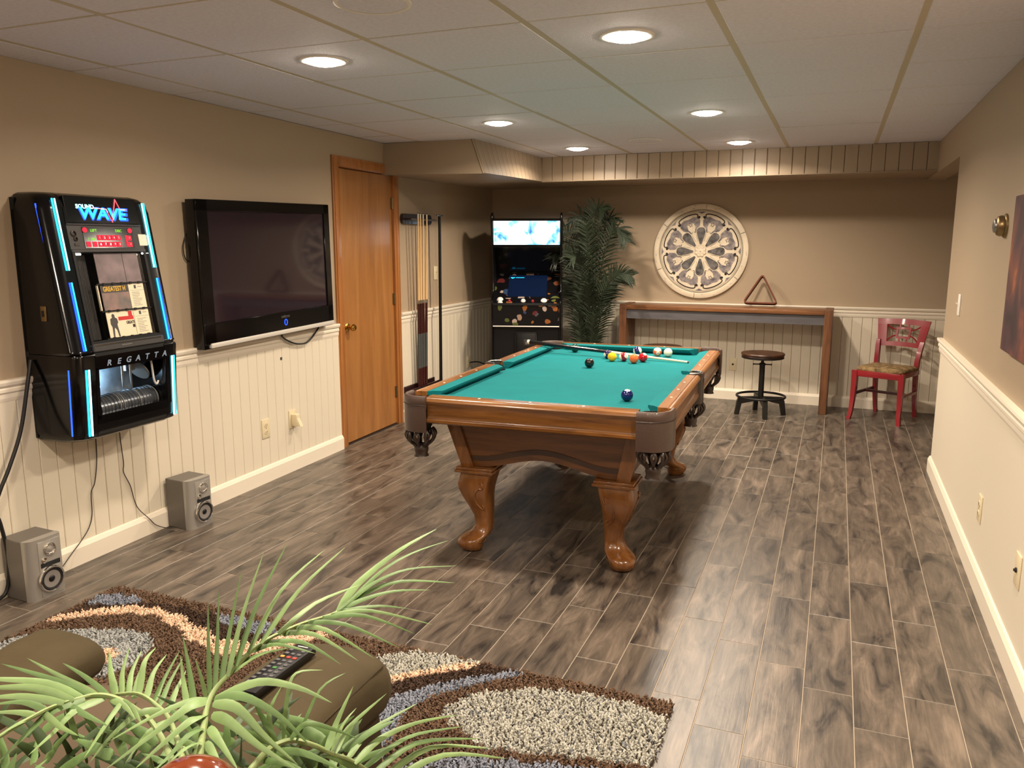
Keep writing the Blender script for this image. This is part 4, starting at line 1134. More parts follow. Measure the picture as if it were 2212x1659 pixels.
def blotch(name, scale, th, bright=1.0):
    """printed artwork: scattered soft coloured shapes on black"""
    m = bpy.data.materials.new(name); m.use_nodes = True; nt = m.node_tree; N = nt.nodes; L = nt.links; b = N['Principled BSDF']; b.inputs['Roughness'].default_value = .25
    tc = N.new('ShaderNodeTexCoord'); nz = N.new('ShaderNodeTexNoise'); nz.inputs['Scale'].default_value = 14; L.new(tc.outputs['Object'], nz.inputs['Vector'])
    sc = N.new('ShaderNodeVectorMath'); sc.operation = 'SCALE'; sc.inputs[3].default_value = .05; L.new(nz.outputs['Color'], sc.inputs[0])
    ad = N.new('ShaderNodeVectorMath'); ad.operation = 'ADD'; L.new(tc.outputs['Object'], ad.inputs[0]); L.new(sc.outputs[0], ad.inputs[1])
    v = N.new('ShaderNodeTexVoronoi'); v.inputs['Scale'].default_value = scale; L.new(ad.outputs[0], v.inputs['Vector'])
    lt = N.new('ShaderNodeMath'); lt.operation = 'LESS_THAN'; lt.inputs[1].default_value = th; L.new(v.outputs['Distance'], lt.inputs[0])
    r = N.new('ShaderNodeValToRGB'); r.color_ramp.interpolation = 'CONSTANT'; e = r.color_ramp.elements
    sx = N.new('ShaderNodeSeparateColor'); L.new(v.outputs['Color'], sx.inputs[0]); L.new(sx.outputs[0], r.inputs[0])
    cols = [(110, 66, 44), (136, 84, 44), (48, 64, 96), (150, 124, 108), (92, 38, 38), (74, 72, 78), (168, 150, 140), (84, 90, 48)]
    e[0].position = 0; e[0].color = rgb(*cols[0]); e[1].position = .13; e[1].color = rgb(*cols[1])
    for i in range(2, 8): k = e.new(i * .125); k.color = rgb(*cols[i])
    mx = N.new('ShaderNodeMix'); mx.data_type = 'RGBA'; L.new(lt.outputs[0], mx.inputs[0]); mx.inputs[6].default_value = rgb(14, 13, 16); L.new(r.outputs[0], mx.inputs[7])
    L.new(mx.outputs[2], b.inputs['Base Color']); return m
M['art'] = blotch('printed_artwork', 14, .36); M['art2'] = blotch('printed_artwork_large', 10, .42)
slab((-.035, .738), (-.042, .925), .02, -IW, IW, M['art'], 'front_art_panel')
slab((-.041, .722), (-.041, .731), .02, -IW, IW, M['white'], 'white_edge_strip')
slab((-.041, .93), (.06, .985), .02, -IW, IW, M['art'], 'control_panel')
slab((-.05, .925), (-.045, .945), .02, -IW, IW, M['black_gloss'], 'control_edge')
cpn = Vector((-.055, .101)).normalized()
for (x, f, r) in ((-.245, .25, .021), (-.25, .75, .026), (-.03, .55, .02), (.165, .6, .026), (-.16, .5, .014), (.06, .5, .013)):
    y = -.041 + .101 * f; z = .93 + .055 * f
    MB().lathe([(r * 1.15, 0), (r * 1.15, .004), (r, .006), (r * .9, .014), (r * .5, .018), (0, .019)], 20, Matrix.Translation((x, y, z)) @ Matrix.Rotation(math.radians(28), 4, 'X')).build('trackball' if r > .018 else 'button', M['white'] if r > .018 else M['red'], AC, 60)
# monitor: slanted bezel with artwork, screen, dark glass above
slab((.06, .985), (.36, 1.20), .02, -IW, IW, M['art2'], 'monitor_bezel')
M['crt'] = mat('blue_screen', rgb(6, 10, 24), .2, emit=((.01, .035, .11, 1), .28))
scr = slab((.075, .997), (.335, 1.183), .01, -.185, .185, M['crt'], 'screen', lift=.006)
q = MB()
d = Vector((0, .335 - .075, 1.183 - .997)).normalized(); nn = Vector((0, -d.z, d.y))
FS = frame(Vector((0, .075, .997)) + nn * .0068, (1, 0, 0), d)
q.box(-.17, -.13, .278, .284, 0, .0006, FS); q.box(-.16, -.145, .268, .276, 0, .0006, FS); q.box(-.12, -.04, .279, .283, 0, .0006, FS)
q.build('screen_text_line', M['neon_cyan'], scr)
slab((.36, 1.2), (.14, 1.475), .02, -IW, IW, M['black_gloss'], 'upper_hood')
slab((.02, 1.47), (.14, 1.475), .01, -IW, IW, M['black_satin'], 'speaker_shelf')
def marquee_mat():
    m = bpy.data.materials.new('lit_marquee'); m.use_nodes = True; nt = m.node_tree; N = nt.nodes; L = nt.links; nt.nodes.remove(N['Principled BSDF'])
    tc = N.new('ShaderNodeTexCoord'); n = N.new('ShaderNodeTexNoise'); n.inputs['Scale'].default_value = 9; n.inputs['Detail'].default_value = 4; n.inputs['Distortion'].default_value = .8
    L.new(tc.outputs['Object'], n.inputs['Vector']); r = N.new('ShaderNodeValToRGB'); e = r.color_ramp.elements
    e[0].position = .3; e[0].color = (.08, .22, .6, 1); e[1].position = .56; e[1].color = (1, 1, 1, 1); k = e.new(.4); k.color = (.25, .75, .95, 1); k = e.new(.48); k.color = (.8, .95, 1, 1)
    L.new(n.outputs['Fac'], r.inputs[0]); em = N.new('ShaderNodeEmission'); em.inputs[1].default_value = 1.5; L.new(r.outputs[0], em.inputs[0]); L.new(em.outputs[0], N['Material Output'].inputs[0]); return m
slab((.022, 1.478), (.005, 1.702), .01, -IW + .004, IW - .004, marquee_mat(), 'marquee')
slab((.018, 1.466), (.016, 1.482), .02, -IW, IW, M['black_gloss'], 'marquee_rail', lift=.006)
slab((.002, 1.70), (.0, 1.722), .02, -IW, IW, M['black_gloss'], 'marquee_rail', lift=.006)
slab((.0, 1.722), (.55, 1.722), .02, -IW, IW, M['black_satin'], 'top_panel')
slab((.66, .02), (.66, 1.69), .02, -IW, IW, M['black_satin'], 'back_panel')
b = MB(); b.rbox(-.105, .105, -.006, .003, .20, .675, .012); b.build('coin_door_frame', M['black_matte'], AC, 40)
cd = MB().rbox(-.092, .092, -.01, -.004, .213, .66, .008).build('coin_door', M['black_satin'], AC, 40)
MB().rbox(-.025, .03, -.016, -.008, .54, .60, .004).build('coin_slot', M['charcoal'], cd, 40)
MB().rbox(-.006, .01, -.021, -.014, .548, .572, .002).build('coin_return', M['steel'], cd, 40)

cable('arcade_cord', 'black plug and cord from the low outlet to the arcade cabinet', AC, left_path([(7.205, .03, .32), (7.23, .05, .322), (7.30, .08, .315), (7.36, .14, .28), (7.40, .25, .2), (7.42, .33, .1)]), .006, M['cord'])

# ---- tall palm by the far wall
def leaflet_ring(P, w, nrm, fold=.35, taper=None):
    """strip of leaf along points P, width w, folded along the midrib; returns verts, faces"""
    n = len(P); vs = []; fs = []
    for i, p in enumerate(P):
        t = (P[min(i + 1, n - 1)] - P[max(i - 1, 0)]).normalized()
        s = t.cross(nrm)
        s = s.normalized() if s.length > 1e-5 else t.orthogonal().normalized()
        u = s.cross(t).normalized()
        f = i / (n - 1)
        ww = w * (taper(f) if taper else (min(1, .45 + f * 3.2) * (1 - f) ** .62))
        vs += [p + s * ww / 2 - u * ww * fold * .5, p + u * 0, p - s * ww / 2 - u * ww * fold * .5]
    for i in range(n - 1):
        a = i * 3
        fs += [(a, a + 1, a + 4, a + 3), (a + 1, a + 2, a + 5, a + 4)]
    return vs, fs
PB = Vector((-2.2, 7.48, 0))
palm = thing('potted_palm', 'tall dark green palm with feathery fronds beside the arcade cabinet', 'palm', tuple(PB))
MB().lathe([(.0, 0), (.12, 0), (.15, .24), (.155, .26), (.145, .262), (.14, .235), (.0, .23)], 28).build('pot', M['pot'], palm, 40)
MB().lathe([(.138, .228), (.07, .236), (0, .24)], 20).build('soil', M['soil'], palm, 40)
random.seed(21)
def back_frond(base, pts, n, ll, lw, droop, spread, seed, start=.22):
    rnd = random.Random(seed)
    P = [Vector(p) for p in smoothpath([base] + pts, 8)]
    b = MB(); b.tube(P, [.007 * (1 - .8 * i / len(P)) + .001 for i in range(len(P))], 5)
    f = b.build('frond', M['frond_dark'], palm, 60)
    q = MB()
    L = len(P) - 1
    for i in range(n):
        t = start + (1 - start) * i / (n - 1); k = min(int(t * L), L - 1); p = P[k].lerp(P[k + 1], t * L - k)
        T = (P[k + 1] - P[k]).normalized()
        side = T.cross(Vector((.12, -1, .25)))
        side = side.normalized()
        up_ = side.cross(T).normalized()
        fl = ll * (.55 + .9 * math.sin(math.pi * min(1, .12 + t * .86))) * rnd.uniform(.85, 1.1) * .78
        for sg in (-1, 1):
            d = (side * sg * spread + T * (.75 + .5 * t) + up_ * rnd.uniform(-.1, .3)).normalized()
            a = p; m_ = p + d * fl * .5; e_ = p + d * fl + Vector((rnd.uniform(-.015, .015), rnd.uniform(-.03, .01), -droop * fl * (1 - .0 * t)))
            m_ = m_ + Vector((0, 0, -droop * fl * .18))
            vs, fs = leaflet_ring([a, a.lerp(m_, .55), m_, m_.lerp(e_, .55) + Vector((0, 0, .004)), e_], lw * rnd.uniform(.8, 1.15), Vector((.1, -1, .35)))
            q.add(vs, fs)
    tag(q.build('leaflets', M['frond_dark'], f), kind='stuff')
b0 = lambda x=0, y=0: (x, y, .235)
FR = [  # control points relative to the pot, tip last
    ([(-.0, -.03, .85), (.02, -.12, 1.35), (.03, -.25, 1.66)], 30, .24, 1.0),
    ([(-.01, .02, .9), (.02, .03, 1.5), (.06, -.02, 1.80), (.14, -.08, 1.80)], 26, .20, 1.0),
    ([(.04, .02, .8), (.13, .0, 1.35), (.25, -.04, 1.63), (.37, -.09, 1.52)], 26, .19, 1.0),
    ([(.05, -.04, .7), (.17, -.09, 1.05), (.30, -.12, 1.20), (.44, -.15, 1.20)], 26, .20, .95),
    ([(-.05, .03, .8), (-.13, .04, 1.30), (-.22, .0, 1.60), (-.30, -.06, 1.60)], 24, .19, 1.0),
    ([(-.04, -.03, .7), (-.12, -.06, 1.15), (-.22, -.10, 1.42), (-.32, -.16, 1.36)], 24, .20, 1.0),
    ([(-.02, -.06, .5), (-.03, -.11, .85), (-.02, -.22, 1.15)], 26, .20, .85),
    ([(.02, -.07, .55), (.05, -.14, .90), (.07, -.27, 1.12)], 24, .19, .85),
    ([(.02, .04, .9), (.08, .08, 1.45), (.14, .08, 1.72), (.22, .04, 1.70)], 24, .19, 1.0),
    ([(-.03, .04, .9), (-.05, .07, 1.5), (-.10, .05, 1.74), (-.17, .0, 1.68)], 24, .19, 1.0),
    ([(-.06, -.01, .6), (-.14, -.03, .95), (-.22, -.07, 1.15)], 22, .18, .9),
    ([(.06, .02, .6), (.14, .03, .92), (.20, .02, 1.08)], 22, .17, .9),
    ([(-.03, -.08, .42), (-.04, -.13, .62), (-.05, -.20, .84)], 20, .15, .8),
    ([(.04, -.06, .42), (.07, -.10, .62), (.10, -.16, .82)], 20, .15, .8),
    ([(.0, -.05, .75), (-.03, -.14, 1.15), (-.05, -.26, 1.36), (-.08, -.36, 1.36)], 24, .19, 1.0),
]
for i, (pts, n, ll, spd) in enumerate(FR):
    back_frond(b0(random.uniform(-.04, .04), random.uniform(-.03, .03)), pts, n + 8, ll * 1.06, .019, .28, spd, 100 + i, .3 if i not in (6, 7, 12, 13) else .22)

# ---- wall medallion
MD = thing('wall_medallion', 'large round whitewashed carved medallion on the far wall', 'wall art', (-1.226, YB + .0115, 1.418))
FM = frame((0, 0, 0), (1, 0, 0), (0, 0, 1))              # x right, y up, z towards the room
FM = Matrix(((1, 0, 0, 0), (0, 0, -1, 0), (0, 1, 0, 0), (0, 0, 0, 1)))
M['white_wash'] = mat('whitewashed_wood', rgb(228, 214, 190), .6, var=(7, .12, (1, 1, 1)))
M['blue_wash'] = mat('grey_blue_stain', rgb(104, 98, 108), .65, var=(26, .3, (1, 1, 1)), noise_mix=rgb(170, 160, 156))
M['petal'] = mat('dark_stained_petal', rgb(48, 46, 50), .5, var=(24, .35, (1, 1, 1)), noise_mix=rgb(124, 120, 118))
M['line'] = mat('dark_carved_line', rgb(52, 46, 46), .6)
MR = .446
MB().lathe([(MR * .9, 0), (MR * .9, .018), (0, .018)], 64, FM).build('field', M['white_wash'], MD, 30)
for k in range(6):
    a0 = math.radians(84 + 60 * k) + .006; a1 = math.radians(84 + 60 * (k + 1)) - .006
    prof = [(.398, .0), (.398, .028), (.403, .033), (.44, .033), (MR, .028), (MR, 0)]
    rings = [[(r * math.cos(a0 + (a1 - a0) * i / 16), r * math.sin(a0 + (a1 - a0) * i / 16), z) for r, z in prof] for i in range(17)]
    seg = MB().loft(rings, True, False, FM).build('rim_segment', M['white_wash'], MD, 40)
    q = MB()
    for _ in range(3):
        am = a0 + (a1 - a0) * random.uniform(.15, .85); rr = random.uniform(.408, .436); ln = random.uniform(.02, .05)
        q.tube([(rr * math.cos(am + ln * t), rr * math.sin(am + ln * t), .0325) for t in (-1, 0, 1)], [.0005, .0022, .0004], 6, M=FM, flat=1)
    q.build('worn_scratch', M['blue_wash'], seg)
for r, w in ((.392, .0022), (.384, .0016), (.374, .0012)):
    MB().tube([(r * math.cos(a), r * math.sin(a), .0185) for a in [2 * math.pi * i / 72 for i in range(72)]], w, 6, closed=True, M=FM).build('ring_line', M['line'], MD)
def pol(r, a): return (r * math.cos(a), r * math.sin(a))
for k in range(8):
    a = math.radians(90 + 45 * k); c = math.cos(a); s = math.sin(a)
    T = FM @ Matrix.Rotation(a, 4, 'Z')
    # stained lobe between the petals
    T2 = FM @ Matrix.Rotation(a + math.radians(22.5), 4, 'Z')
    lobe = [(.17, -.012), (.215, -.075), (.255, -.092), (.285, -.078), (.302, -.045), (.296, 0), (.302, .045), (.285, .078), (.255, .092), (.215, .075), (.17, .012), (.215, .034), (.25, .03), (.262, 0), (.25, -.03), (.215, -.034)]
    MB().prism([(x * 1.09, y * 1.09) for x, y in lobe], .017, .0195, T2).build('stained_lobe', M['blue_wash'], MD)
    MB().prism([(.372, -.036), (.374, 0), (.372, .036), (.352, .0)], .017, .0195, T).build('stained_corner', M['blue_wash'], MD)
    # petal: raised rim and dark hollow
    out = [(.062 + .172 * t, w_) for t, w_ in ((0, .009), (.2, .021), (.45, .036), (.7, .047), (.88, .043), (.97, .026), (1, 0))]
    pp = out + [(x, -y) for x, y in reversed(out[:-1])]
    MB().prism(pp, .017, .024, T).build('petal_rim', M['white_wash'], MD)
    cx = sum(p[0] for p in pp) / len(pp)
    MB().prism([(cx + (x - cx) * .93, y * .88) for x, y in pp], .024, .0248, T).build('petal', M['petal'], MD)
    # C-scroll with curled ends
    pts = [(.292, -.088), (.282, -.1), (.272, -.088), (.286, -.078), (.306, -.086), (.322, -.06), (.33, 0), (.322, .06), (.306, .086), (.286, .078), (.272, .088), (.282, .1), (.292, .088)]
    P = smoothpath([(x * 1.09, y * 1.1, .02) for x, y in pts], 4)
    MB().tube(P, [.003 + .0022 * math.sin(math.pi * i / (len(P) - 1)) for i in range(len(P))], 6, M=T2).build('scroll', M['line'], MD, 60)
    for sg in (-1, 1):
        MB().lathe([(.0085, .0), (.007, .005), (0, .007)], 12, T2 @ Matrix.Translation((.307, sg * .098, .018))).build('scroll_end', M['line'], MD, 60)
    q = MB()
    for j in range(5):
        x, y = pol(.0135, 2 * math.pi * j / 5); q.lathe([(.0052, 0), (.004, .004), (0, .005)], 10, T2 @ Matrix.Translation((.268 + x, y, .0185)))
    q.lathe([(.003, 0), (0, .004)], 8, T2 @ Matrix.Translation((.268, 0, .0185)))
    q.build('flower_dots', M['line'], MD)
    q = MB()
    for sg in (-1, 1):
        q.tube(smoothpath([(.10, sg * .008, .0188), (.15, sg * .018, .0188), (.18, sg * .028, .0188), (.19, sg * .036, .0188)], 3), .0012, 5, M=T2)
        q.tube(smoothpath([(.2, sg * .006, .0188), (.186, sg * .02, .0188), (.2, sg * .032, .0188), (.216, sg * .03, .0188)], 3), .0018, 5, M=T2)
    q.build('vine_line', M['line'], MD)
    MB().lathe([(.017, 0), (.017, .004), (.012, .008), (0, .009)], 14, T2 @ Matrix.Translation((.038, 0, .02))).build('rosette_petal', M['white_wash'], MD, 60)
    MB().prism([(.05, -.009), (.058, 0), (.05, .009), (.046, 0)], .019, .0235, T2).build('rosette_shadow', M['line'], MD)
MB().lathe([(.036, .018), (.036, .026), (.02, .032), (0, .032)], 24, FM).build('rosette', M['white_wash'], MD, 40)
MB().lathe([(.004, .0315), (.004, .034), (0, .0345)], 10, FM).build('rosette_centre', M['line'], MD)

# ---- bar table along the far wall
BT = thing('bar_table', 'long narrow oak bar table against the far wall', 'table', (-.955, 7.66, 0), math.radians(-1.2))
hw, hd = .95, .175
b = MB().rbox(-hw + .066, hw - .066, -hd, hd, .878, .918, .004).build('table_top', M['bar_wood'], BT, 40)
for i, s in enumerate((-1, 1)):
    lgm = MB()
    for k in range(3):
        y0 = -hd + k * (2 * hd / 3); lgm.rbox(s * hw - (.066 if s > 0 else 0), s * hw + (.066 if s < 0 else 0), y0 + .0006, y0 + 2 * hd / 3 - .0006, 0, .923, .003, seg=1)
    lgm.build('leg_panel', M['bar_leg'], BT, 40)
MB().box(-hw + .066, hw - .066, -hd + .02, -hd + .04, .79, .878).build('apron', M['slate'], BT)
MB().box(-hw + .066, hw - .066, hd - .05, hd - .03, .79, .878).build('apron', M['slate'], BT)
# ---- triangle rack leaning on the wall
TRI = thing('ball_rack', 'wooden triangle ball rack leaning on the wall above the bar table', 'ball rack', (-.638, 7.72, .9185), math.radians(-1.2))
tri = []
A_ = [(-.163, 0), (.163, 0), (0, .298)]
cen = (0, .1)
for i in range(3):
    p = Vector(A_[i]); a = (Vector(A_[i - 1]) - p).normalized(); b_ = (Vector(A_[(i + 1) % 3]) - p).normalized(); r = .055
    for t in range(9):
        f = t / 8; q0 = p + a * r; q1 = p + b_ * r
        tri.append(tuple((1 - f) ** 2 * q0 + 2 * f * (1 - f) * p + f * f * q1))
def inset(poly, d):
    out = []; n = len(poly)
    for i in range(n):
        t = (Vector(poly[(i + 1) % n]) - Vector(poly[i - 1])).normalized(); out.append((poly[i][0] - t.y * d, poly[i][1] + t.x * d))
    return out
inn = inset(tri, .0125)
tilt = Matrix.Rotation(math.radians(90 - 22), 4, 'X')
rings = []
tb_ = .05
MB().loft([[(o[0], o[1], -tb_ / 2), (o[0], o[1], tb_ / 2), (i_[0], i_[1], tb_ / 2), (i_[0], i_[1], -tb_ / 2)] for o, i_ in zip(tri, inn)], False, True, Matrix.Translation((0, -.0, .0235)) @ tilt).build('rack_frame', M['rack_brown'], TRI, 40)

# ---- stools
def stool(label, x, y, rz):
    t = thing('stool', label, 'stool', (x, y, 0), rz, 'adjustable stools by the bar table')
    MB().lathe([(0, .513), (.165, .513), (.177, .518), (.179, .525), (.176, .53), (.183, .534), (.185, .545), (.18, .552), (0, .553)], 48).build('seat', M['seat_wood'], t, 40)
    MB().lathe([(.17, .505), (.179, .508), (.1795, .522), (.172, .5225)], 48).build('seat_band', M['iron'], t, 40)
    MB().lathe([(.0, .42), (.013, .42), (.013, .5), (.05, .506), (.05, .514), (0, .514)], 16).build('screw_post', M['iron'], t, 40)
    MB().lathe([(0, .15), (.0245, .15), (.0235, .44), (.026, .442), (.026, .46), (.017, .464), (0, .464)], 20).build('column', M['iron'], t, 40)
    b = MB(); b.tube([(-.075, 0, .45), (.075, 0, .45)], .0055, 8)
    for s in (-1, 1): b.tube([(s * .073, 0, .45), (s * .08, 0, .45)], .009, 8)
    b.build('locking_bar', M['iron'], t, 60)
    MB().tube([(.205 * math.cos(a), .205 * math.sin(a), .168) for a in [2 * math.pi * i / 48 for i in range(48)]], .0105, 10, closed=True).build('foot_ring', M['iron'], t, 60)
    for k in range(4):
        T = Matrix.Rotation(math.pi / 2 * k + math.radians(10), 4, 'Z')
        lg = MB(); w = .019
        side = [(.0, .165), (.0, .135), (.165, .10), (.185, .0), (.222, .0), (.205, .12), (.193, .158)]
        lg.prism(side, -w, w, T @ Matrix(((1, 0, 0, 0), (0, 0, 1, 0), (0, 1, 0, 0), (0, 0, 0, 1)))); flipped(lg)
        lg.build('leg', M['iron'], t)
    return t
stool('round dark wood stool on a black iron base in front of the bar table', -.554, 7.27, .12)
stool('second stool half hidden behind the far end of the pool table', -1.47, 7.42, .4)

# ---- red chair (local x right, y to the back)
CH = thing('dining_chair', 'red lacquered chair with cut-out back and tapestry seat by the far wall', 'chair', (.455, 7.50, 0), math.radians(-24))
def bar(P, w, d, name, m, par=CH, sm=40):
    """rectangular section bar along path P: w across x, d across y"""
    rings = []
    for (x, y, z, *k) in P:
        a, b2 = (k + [1, 1])[:2] if k else (1, 1)
        rings.append([(x - w / 2 * a, y - d / 2 * b2, z), (x + w / 2 * a, y - d / 2 * b2, z), (x + w / 2 * a, y + d / 2 * b2, z), (x - w / 2 * a, y + d / 2 * b2, z)])
    return MB().loft(rings).build(name, m, par, sm)
for s in (-1, 1):
    bar([(s * .197 + s * .012, -.222, 0, .75, .75), (s * .2, -.208, .06, .72, .75), (s * .196, -.195, .17, .85, .85), (s * .193, -.188, .3, 1, 1), (s * .193, -.187, .425, 1.1, 1.1)], .042, .042, 'leg', M['red'])
    P = [(s * .168, .255, 0, .8, .8), (s * .168, .235, .06, .8, .8), (s * .168, .205, .2, .9, .95), (s * .168, .19, .4, 1, 1), (s * .17, .2, .5, 1, 1), (s * .178, .222, .6, 1, .9), (s * .185, .245, .66, .9, .7)]
    bar(P, .036, .04, 'rear_leg', M['red'] if s > 0 else M['red'])
    MB().rbox(s * .188 - .012, s * .188 + .012, -.18, .19, .385, .428, .004).build('side_rail', M['red'], CH, 40)
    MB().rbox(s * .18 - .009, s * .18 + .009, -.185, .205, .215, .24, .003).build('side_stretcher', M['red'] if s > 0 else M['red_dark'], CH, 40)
MB().rbox(-.185, .185, -.205, -.178, .375, .428, .004).build('front_rail', M['red'], CH, 40)
MB().rbox(-.16, .16, .178, .2, .385, .428, .004).build('back_rail', M['red'], CH, 40)
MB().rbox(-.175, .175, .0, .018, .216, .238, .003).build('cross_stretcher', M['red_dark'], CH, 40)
# padded seat
rings = []
for z, k in ((.424, .97), (.435, 1.0), (.448, .985), (.458, .9), (.463, .6), (.4645, .2)):
    rings.append(sq(0, 0, z, 1, 7, 40)); rings[-1] = [(x * .198 * k, -.005 + y * .197 * k, z) for x, y, _ in rings[-1]]
MB().loft(rings).build('seat', M['tapestry'], CH, 60)
# curved back with cut-out fretwork
def bk(u, v, d=0.0):
    """u -1..1 across, v 0..1 up: curved, flaring back panel"""
    x = u * (.186 + .036 * v); y = .242 + .055 * v - .035 * (1 - u * u) * -1 - .0 + d
    return (x, y, .60 + .235 * v + .006 * (1 - u * u))
BACK = MB()
def patch(u0, u1, v0, v1, n=6, t=.018, b=None):
    b = b or MB()
    us = [u0 + (u1 - u0) * i / n for i in range(n + 1)]
    b.loft([[bk(u, v0, -t / 2), bk(u, v1, -t / 2), bk(u, v1, t / 2), bk(u, v0, t / 2)] for u in us]); return b
patch(-1, 1, .80, 1.0, 18).build('top_rail', M['red'], CH, 40)
patch(-1, 1, 0, .16, 18).build('lower_rail', M['red'], CH, 40)
for s in (-1, 1): patch(*(sorted((s * 1.0, s * .66))), .16, .80, 5).build('back_side', M['red'], CH, 40)
fr = MB()
patch(-.3, .3, .62, .70, 6, .012, fr); patch(-.3, .3, .28, .36, 6, .012, fr); patch(-.3, -.22, .28, .70, 2, .012, fr); patch(.22, .3, .28, .70, 2, .012, fr)
for u in (-.16, .16):
    patch(u - .03, u + .03, .70, .80, 2, .012, fr); patch(u - .03, u + .03, .16, .28, 2, .012, fr)
for s in (-1, 1):
    for (v0, v1) in ((.60, .79), (.38, .17)):
        P = [bk(s * (.28 + .4 * t), v0 + (v1 - v0) * t * t) for t in [i / 6 for i in range(7)]]
        fr.tube(P, .0065, 6)
fr.build('fretwork', M['red'], CH, 40)

# ---------------------------------------------------------------- measured leaf midribs (metres, world) and rug pattern outlines
FROND_MAIN=([[-0.563,0.544,0.944],[-0.602,0.596,0.954],[-0.641,0.645,0.952],[-0.67,0.689,0.959],[-0.669,0.725,0.973],[-0.665,0.773,0.986],[-0.646,0.826,0.991],[-0.625,0.877,0.988],[-0.619,0.902,0.99]],[[[[-0.679,0.696,0.956],[-0.698,0.719,1.002],[-0.716,0.743,1.052]],0.0069],[[[-0.674,0.699,0.959],[-0.692,0.728,1.005],[-0.711,0.758,1.062]],0.007],[[[-0.671,0.706,0.963],[-0.684,0.741,1.013],[-0.692,0.78,1.081]],0.0076],[[[-0.667,0.715,0.972],[-0.675,0.756,1.032],[-0.673,0.803,1.102]],0.0077],[[[-0.665,0.728,0.979],[-0.669,0.776,1.037],[-0.658,0.832,1.105]],0.0078],[[[-0.665,0.751,0.985],[-0.656,0.81,1.047],[-0.627,0.873,1.086]],0.008],[[[-0.657,0.767,0.993],[-0.64,0.827,1.043],[-0.606,0.892,1.086]],0.008],[[[-0.649,0.792,0.996],[-0.633,0.852,1.015],[-0.6,0.916,1.021]],0.0076],[[[-0.623,0.889,0.987],[-0.613,0.924,1.016],[-0.57,0.974,1.056],[-0.531,1.02,1.078]],0.0121],[[[-0.612,0.907,1.0],[-0.583,0.946,1.033],[-0.554,0.983,1.05],[-0.513,1.024,1.061]],0.0061],[[[-0.614,0.894,0.995],[-0.587,0.924,1.021],[-0.547,0.958,1.036],[-0.487,0.997,1.035]],0.0066],[[[-0.619,0.891,0.991],[-0.593,0.916,1.01],[-0.551,0.946,1.022],[-0.483,0.983,1.015]],0.0086],[[[-0.618,0.881,0.993],[-0.593,0.904,1.004],[-0.556,0.931,1.012],[-0.511,0.96,1.009]],0.0072],[[[-0.614,0.883,0.995],[-0.568,0.912,0.996],[-0.535,0.935,0.987]],0.0052],[[[-0.62,0.869,0.992],[-0.572,0.894,0.996],[-0.492,0.928,0.974]],0.0064],[[[-0.625,0.856,0.993],[-0.572,0.878,0.996],[-0.505,0.9,0.971]],0.0064],[[[-0.637,0.84,0.992],[-0.587,0.855,0.991],[-0.514,0.873,0.962]],0.0069],[[[-0.648,0.824,0.99],[-0.602,0.832,0.991],[-0.534,0.842,0.958]],0.0074],[[[-0.661,0.808,0.986],[-0.608,0.814,0.992],[-0.543,0.818,0.965]],0.0073],[[[-0.666,0.783,0.984],[-0.611,0.791,0.992],[-0.553,0.793,0.971]],0.0072],[[[-0.674,0.768,0.977],[-0.638,0.774,0.992],[-0.584,0.783,0.985]],0.0065],[[[-0.675,0.745,0.971],[-0.646,0.754,0.987],[-0.609,0.765,0.997]],0.0053],[[[-0.674,0.722,0.967],[-0.647,0.737,0.988],[-0.625,0.748,0.998]],0.0046],[[[-0.666,0.691,0.957],[-0.613,0.706,0.982],[-0.563,0.715,0.981],[-0.517,0.72,0.968]],0.011],[[[-0.66,0.683,0.961],[-0.621,0.686,0.973],[-0.571,0.689,0.958],[-0.526,0.687,0.931]],0.0109],[[[-0.654,0.675,0.962],[-0.617,0.672,0.967],[-0.574,0.667,0.944],[-0.525,0.664,0.921]],0.0118],[[[-0.641,0.658,0.96],[-0.607,0.647,0.967],[-0.557,0.639,0.953],[-0.499,0.634,0.94]],0.0114],[[[-0.629,0.64,0.958],[-0.593,0.617,0.964],[-0.549,0.595,0.956]],0.0101],[[[-0.61,0.615,0.96],[-0.58,0.595,0.965],[-0.548,0.575,0.963]],0.0088],[[[-0.673,0.688,0.956],[-0.687,0.668,0.961],[-0.714,0.641,0.951],[-0.749,0.608,0.93]],0.0099],[[[-0.667,0.68,0.96],[-0.673,0.657,0.965],[-0.69,0.625,0.949],[-0.728,0.581,0.916]],0.0129],[[[-0.654,0.662,0.954],[-0.654,0.642,0.962],[-0.666,0.613,0.949],[-0.681,0.581,0.93]],0.0116],[[[-0.635,0.637,0.957],[-0.635,0.617,0.963],[-0.638,0.592,0.953],[-0.641,0.567,0.945]],0.0102],[[[-0.616,0.613,0.96],[-0.607,0.586,0.974],[-0.601,0.557,0.977]],0.0088],[[[-0.69,0.701,0.946],[-0.7,0.706,0.968],[-0.713,0.711,0.99]],0.0058]])
